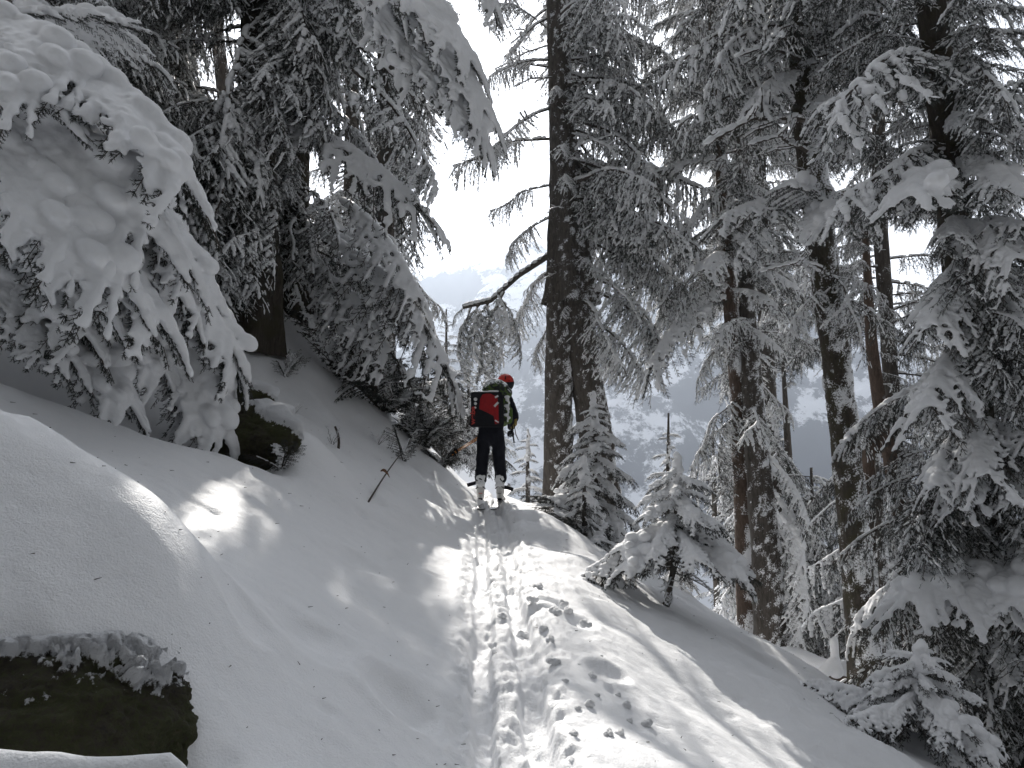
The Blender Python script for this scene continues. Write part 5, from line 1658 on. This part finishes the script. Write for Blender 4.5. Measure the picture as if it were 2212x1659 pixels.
mb = MB(); dome(mb, HD + np.array([0, 0, .01]), (.125, .143, .132), 0.12, PI / 2 - 0.01, 40, 18, 0, 0, 0.22)
hel = link('helmet', mb.mesh('helmet', [M_redshell]), person)
mb = MB(); dome(mb, HD + np.array([0, 0, .008]), (.127, .145, .132), -0.75, 0.16, 40, 10, 0, 0, 0.22)
link('helmet_band', mb.mesh('helmet_band', [M_black]), hel)
mb = MB()
for q, sz in (((0, -.128, .065), (.014, .012, .055)), ((.05, -.125, .02), (.035, .012, .009)), ((-.055, -.12, .03), (.03, .012, .009))):
    box(mb, HD + np.array(q), sz, Matrix.Rotation(-0.35, 4, 'X'))
link('vent', mb.mesh('vent', [M_black]), hel)
blob_part('snow_cap', [HD + np.array([-.045 + .06 * u, .0, .135 - 0.02 * abs(u - .5)]) for u in np.linspace(0, 1, 6)], np.tile([.04, .05, .014], (6, 1)), .012, M_snow, hel)

# backpack
PK = np.array([.10, -.16, 1.28])
pk = empty('backpack', SK + PK, 'bulky green camouflage backpack dusted with snow on the skier', 'backpack')
cs, rs = [], []
for z in np.linspace(-.15, .16, 8):
    for xx in (-.08, 0, .08):
        cs.append((xx, 0, z)); rs.append((.10, .12, .10))
blob_part('pack_body', cs, rs, .014, M_camo, pk, 5, .012, 12)
blob_part('pack_lid', [(-.12, -.02, .26), (-.06, -.03, .31), (.0, -.03, .32), (.05, -.02, .29), (.10, 0, .22), (0, -.02, .22)], [(.11, .14, .10)] * 6, .014, M_camo, pk, 5, .012, 12)
blob_part('snow_cap', [(-.19 + .034 * i, -.02, .325 + .10 * math.sin(PI * (i + .6) / 9) - 0.01) for i in range(8)], [(.035, .08, .016)] * 8, .012, M_snow, pk, 3, .008, 14)
blob_part('side_pocket', [(.17, .0, -.10), (.17, .0, -.04), (.165, .0, -.15)], [(.045, .09, .07)] * 3, .012, M_green, pk, 4, .006, 12)
blob_part('snow_patch', [(.14 + .02 * math.sin(i * 2.3), -.112, -.18 + .042 * i) for i in range(9)], [(.016 + .014 * (i % 3), .016, .027) for i in range(9)], .009, M_snow, pk, 2, .006, 20)
for s_ in (0, 1):
    mb = MB(); tube(mb, [np.array([.2 + .03 * s_, .02, -.22]), np.array([.215 + .04 * s_, .02, -.36]), np.array([.23 + .06 * s_, .0, -.48 + .04 * s_])], [.012 - .005 * s_] * 3, 6)
    link('strap', mb.mesh('strap', [M_black]), pk)
mb = MB(); tube(mb, [np.array([.20, .25, -.05]), np.array([.255, .24, -.12]), np.array([.25, .2, -.2]), np.array([.2, .1, -.26])], [.022, .026, .024, .02], 8)
link('hip_belt', mb.mesh('hip_belt', [M_yellow]), pk)

# folded dark and red jacket panel strapped flat across the pack
BD = np.array([-.05, -.315, 1.26])
bd = empty('jacket_bundle', SK + BD, 'flat black and red bundle with red lettering strapped across the backpack', 'bundle')


def panel(pts, y, th, mat, name, parent, bulge=0.0):
    """A thin solid cut to an outline, standing upright; PTS in x, z."""
    mb = MB()
    n = len(pts); p = np.array(pts, float)
    c = p.mean(0)
    fr = np.stack([p[:, 0], np.full(n, y), p[:, 1]], -1); bk = fr + np.array([0, th, 0])
    V = np.vstack([fr, bk, [[c[0], y - bulge, c[1]]], [[c[0], y + th, c[1]]]])
    a = np.arange(n); b = (a + 1) % n
    mb.add(V, np.stack([a, b, np.full(n, 2 * n)], -1)); mb.f[-1] = np.vstack([mb.f[-1], np.stack([b + n, a + n, np.full(n, 2 * n + 1)], -1)]); mb.m[-1] = np.zeros(2 * n, np.int32)
    mb.add(np.vstack([fr, bk]), np.stack([a, a + n, b + n, b], -1))
    return link(name, mb.mesh(name, [mat], smooth=False), parent)


bd.rotation_euler = (0.0, 0, -0.10)
panel([(-.245, -.22), (-.22, -.245), (.22, -.25), (.235, -.2), (.225, .19), (.20, .235), (-.19, .24), (-.222, .22), (-.222, -.1)], -.02, .075, M_black, 'fabric_panel', bd, .0)
panel([(-.10, .03), (-.09, .14), (-.06, .2), (0.0, .215), (.06, .21), (.095, .19), (.10, -.02), (.10, -.1), (.02, -.055), (-.10, 0.0)], -.034, .012, M_red, 'red_panel', bd, .012)
panel([(.095, .19), (.15, .17), (.165, .05), (.17, -.1), (.175, -.2), (.12, -.215), (.10, -.1)], -.036, .012, M_red, 'red_panel', bd, .008)
for (x0, z0, x1, z1, w) in ((.11, .03, .165, .09, .03), (.12, .155, .165, .18, .025), (.12, -.16, .17, -.19, .018)):
    dx, dz = x1 - x0, z1 - z0; L_ = math.hypot(dx, dz); nx, nz = -dz / L_ * w / 2, dx / L_ * w / 2
    panel([(x0 - nx, z0 - nz), (x1 - nx, z1 - nz), (x1 + nx, z1 + nz), (x0 + nx, z0 + nz)], -.046, .008, M_white, 'white_stripe', bd)
for zc, r_ in ((.135, .024), (.075, .02), (.02, .013)):
    panel([(-.155 + r_ * math.cos(a), zc + r_ * math.sin(a)) for a in np.linspace(0, 2 * PI, 16, endpoint=False)], -.045, .02, M_white, 'white_dot', bd)
fc = bpy.data.curves.new('lettering', 'FONT'); fc.body = 'weba'; fc.size = .095; fc.extrude = .002; fc.align_x = 'CENTER'; fc.align_y = 'CENTER'; fc.offset = 0.003
fo = bpy.data.objects.new('tmp', fc); col.objects.link(fo)
fm = bpy.data.meshes.new_from_object(fo.evaluated_get(bpy.context.evaluated_depsgraph_get()))
bpy.data.objects.remove(fo)
fm.materials.clear(); fm.materials.append(M_redprint)
lt = link('lettering', fm, bd)
lt.rotation_euler = (PI / 2, -PI / 2, 0); lt.location = (-.19, -.038, -.09); lt.scale = (1.25, 1, 1)
blob_part('snow_cap', [(-.21 + .05 * i, .02, .245) for i in range(6)] + [(.05 + .04 * i, .0, .25) for i in range(3)], [(.045, .05, .014)] * 9, .011, M_snow, bd, 3)

# boots and skis
for sx, hy, rot, lab in ((-.145, .0, .05, 'left'), (.135, .02, -.12, 'right')):
    bt = empty('ski_boot', SK + np.array([sx, hy, 0]), f'snow caked pale ski boot on the skier\'s {lab} foot', 'ski boot', None)
    bt.rotation_euler = (0, 0, rot)
    blob_part('shell', [(0, -.01, .05), (0, .05, .045), (0, .13, .04), (0, -.01, .12), (0, -.02, .19), (0, -.02, .26), (0, .0, .31)],
              [(.055, .08, .05), (.052, .07, .045), (.05, .07, .04), (.062, .075, .07), (.066, .075, .07), (.07, .08, .06), (.074, .085, .04)], .009, M_boot, bt, 4)
    blob_part('snow_patch', [(random.uniform(-.05, .05), -.085 + random.uniform(-.01, .01), random.uniform(.20, .34)) for _ in range(22)], [(.024, .014, .024)] * 22, .007, M_snow, bt, 2)
    mb = MB(); tube(mb, [np.array([.066 * math.sin(a), -.075 * math.cos(a) - .012, .215 - .05 * abs(math.sin(a))]) for a in np.linspace(-1.3, 1.3, 13)], [.008] * 13, 6)
    link('buckle', mb.mesh('buckle', [M_black]), bt)
    mb = MB(); box(mb, (0, -.095, .10), (.055, .01, .008))
    link('buckle', mb.mesh('buckle', [M_black if sx > 0 else M_redprint], smooth=False), bt)
    s_ = 1 if sx > 0 else -1
    mb = MB(); box(mb, (s_ * .125, -.03, .23 if sx < 0 else .17), (.13, .012, .05), Matrix.Rotation(0.28 * s_, 4, 'Y'))
    link('power_strap', mb.mesh('power_strap', [M_black], smooth=False), bt)
for sx, rot, lab in ((-.145, .05, 'left'), (.135, -.12, 'right')):
    c = SK + np.array([sx, .0, -.005])
    mb = MB()
    ys = np.concatenate([np.linspace(-.75, .75, 16), np.linspace(.8, 1.0, 8)])
    pr, F = [], []
    for yv in ys:
        w = .05 - .008 * (1 - (yv / .8) ** 2) if yv < .8 else .05 * math.sqrt(max(0.02, 1 - ((yv - .8) / .2) ** 2))
        up = yv * .143 + (0.09 * ((yv - .75) / .25) ** 2 if yv > .75 else 0)
        for xx, zz in ((-w, 0), (w, 0), (w, .014), (-w, .014)):
            pr.append((xx, yv, up + zz))
    for i in range(len(ys) - 1):
        for j in range(4):
            F.append([i * 4 + j, i * 4 + (j + 1) % 4, i * 4 + 4 + (j + 1) % 4, i * 4 + 4 + j])
    mb.add(pr, F)
    so = link('ski', mb.mesh('ski', [M_ski], smooth=False))
    so.location = [float(q) for q in c]; so.rotation_euler = (0, 0, rot)
    tag(so, f'narrow touring ski under the skier\'s {lab} boot half sunk in snow', 'ski')
    mb = MB(); box(mb, (0, .10, .03), (.06, .05, .03)); box(mb, (0, -.06, .025), (.055, .06, .025))
    link('binding', mb.mesh('binding', [M_black], smooth=False), so)

# gloved hands, five fingers each, closed on the poles
def hand(c, side):
    h = skin('hand', [c + np.array(v) for v in ((0, 0, 0), (0, .06, -.015), (-.03 * side, .085, -.02), (-.04 * side, .10, -.05), (-.03 * side, .085, -.075),
                                                (-.01 * side, .095, -.02), (-.015 * side, .11, -.055), (-.01 * side, .085, -.085), (.012 * side, .09, -.02), (.01 * side, .105, -.055), (.012 * side, .08, -.082),
                                                (.032 * side, .08, -.02), (.03 * side, .09, -.05), (.03 * side, .07, -.07), (-.045 * side, .03, -.02), (-.055 * side, .055, -.05), (-.035 * side, .075, -.07))],
             [(0, 1), (1, 2), (2, 3), (3, 4), (1, 5), (5, 6), (6, 7), (1, 8), (8, 9), (9, 10), (1, 11), (11, 12), (12, 13), (0, 14), (14, 15), (15, 16)],
             [.035, .034, .013, .012, .010, .013, .012, .010, .013, .012, .010, .012, .011, .009, .015, .013, .011], M_black, person, 1, 0)
    return h


hl = np.array([-.12, .36, 1.0]); hand(hl, 1)
hand(np.array([.27, .31, 1.0]), -1)
grip = SK + np.array([-.13, .44, .94])
for i, (X, Y, lab) in enumerate(((973, 985, 'lower'), (979, 978, 'upper'))):
    tip = P(X, Y, 10.55 + 0.05 * i)
    g = grip + np.array([0.0, 0.0, 0.03 * i])
    d = (tip - g); g0 = g - d * 0.30; ln = np.linalg.norm(tip - g0)
    e = empty('ski_pole', g0, f'{lab} of the two orange ski poles held level in the left hand', 'ski pole')
    mb = MB(); tube(mb, [np.zeros(3), (tip - g0) * 0.97], [.011, .008], 8); link('shaft', mb.mesh('shaft', [M_orange]), e)
    mb = MB(); tube(mb, [np.zeros(3), (tip - g0) * 0.05, (tip - g0) * 0.14], [.018, .016, .014], 8); link('grip', mb.mesh('grip', [M_black]), e)
    mb = MB(); u_ = (tip - g0) / ln
    tube(mb, [(tip - g0) * 0.92, (tip - g0) * 0.93, (tip - g0) * 0.94], [.02, .045, .02], 10); tube(mb, [(tip - g0) * 0.96, (tip - g0)], [.008, .003], 6)
    link('basket', mb.mesh('basket', [M_black]), e)

# the air between
mh = bpy.data.materials.new('haze'); mh.use_nodes = True
hn = mh.node_tree.nodes; hn.clear()
ho = hn.new('ShaderNodeOutputMaterial'); hv = hn.new('ShaderNodeVolumePrincipled')
hv.inputs['Color'].default_value = (0.74, 0.84, 1.0, 1)
hv.inputs['Density'].default_value = HAZE
hv.inputs['Anisotropy'].default_value = 0.6
mh.node_tree.links.new(hv.outputs['Volume'], ho.inputs['Volume'])
mb = MB()
zt, zb = float(MZ.max()) + 8, float(min(GZ.min(), MZ.min())) - 1.5
box(mb, (100, 1150, (zt + zb) / 2), (3700, 2420, zt - zb))
hz = link('haze', mb.mesh('haze', [mh], smooth=False))
hz['kind'] = 'stuff'


print('objects', len(bpy.data.objects), 'tris', sum(len(m.polygons) * 2 for m in bpy.data.meshes))
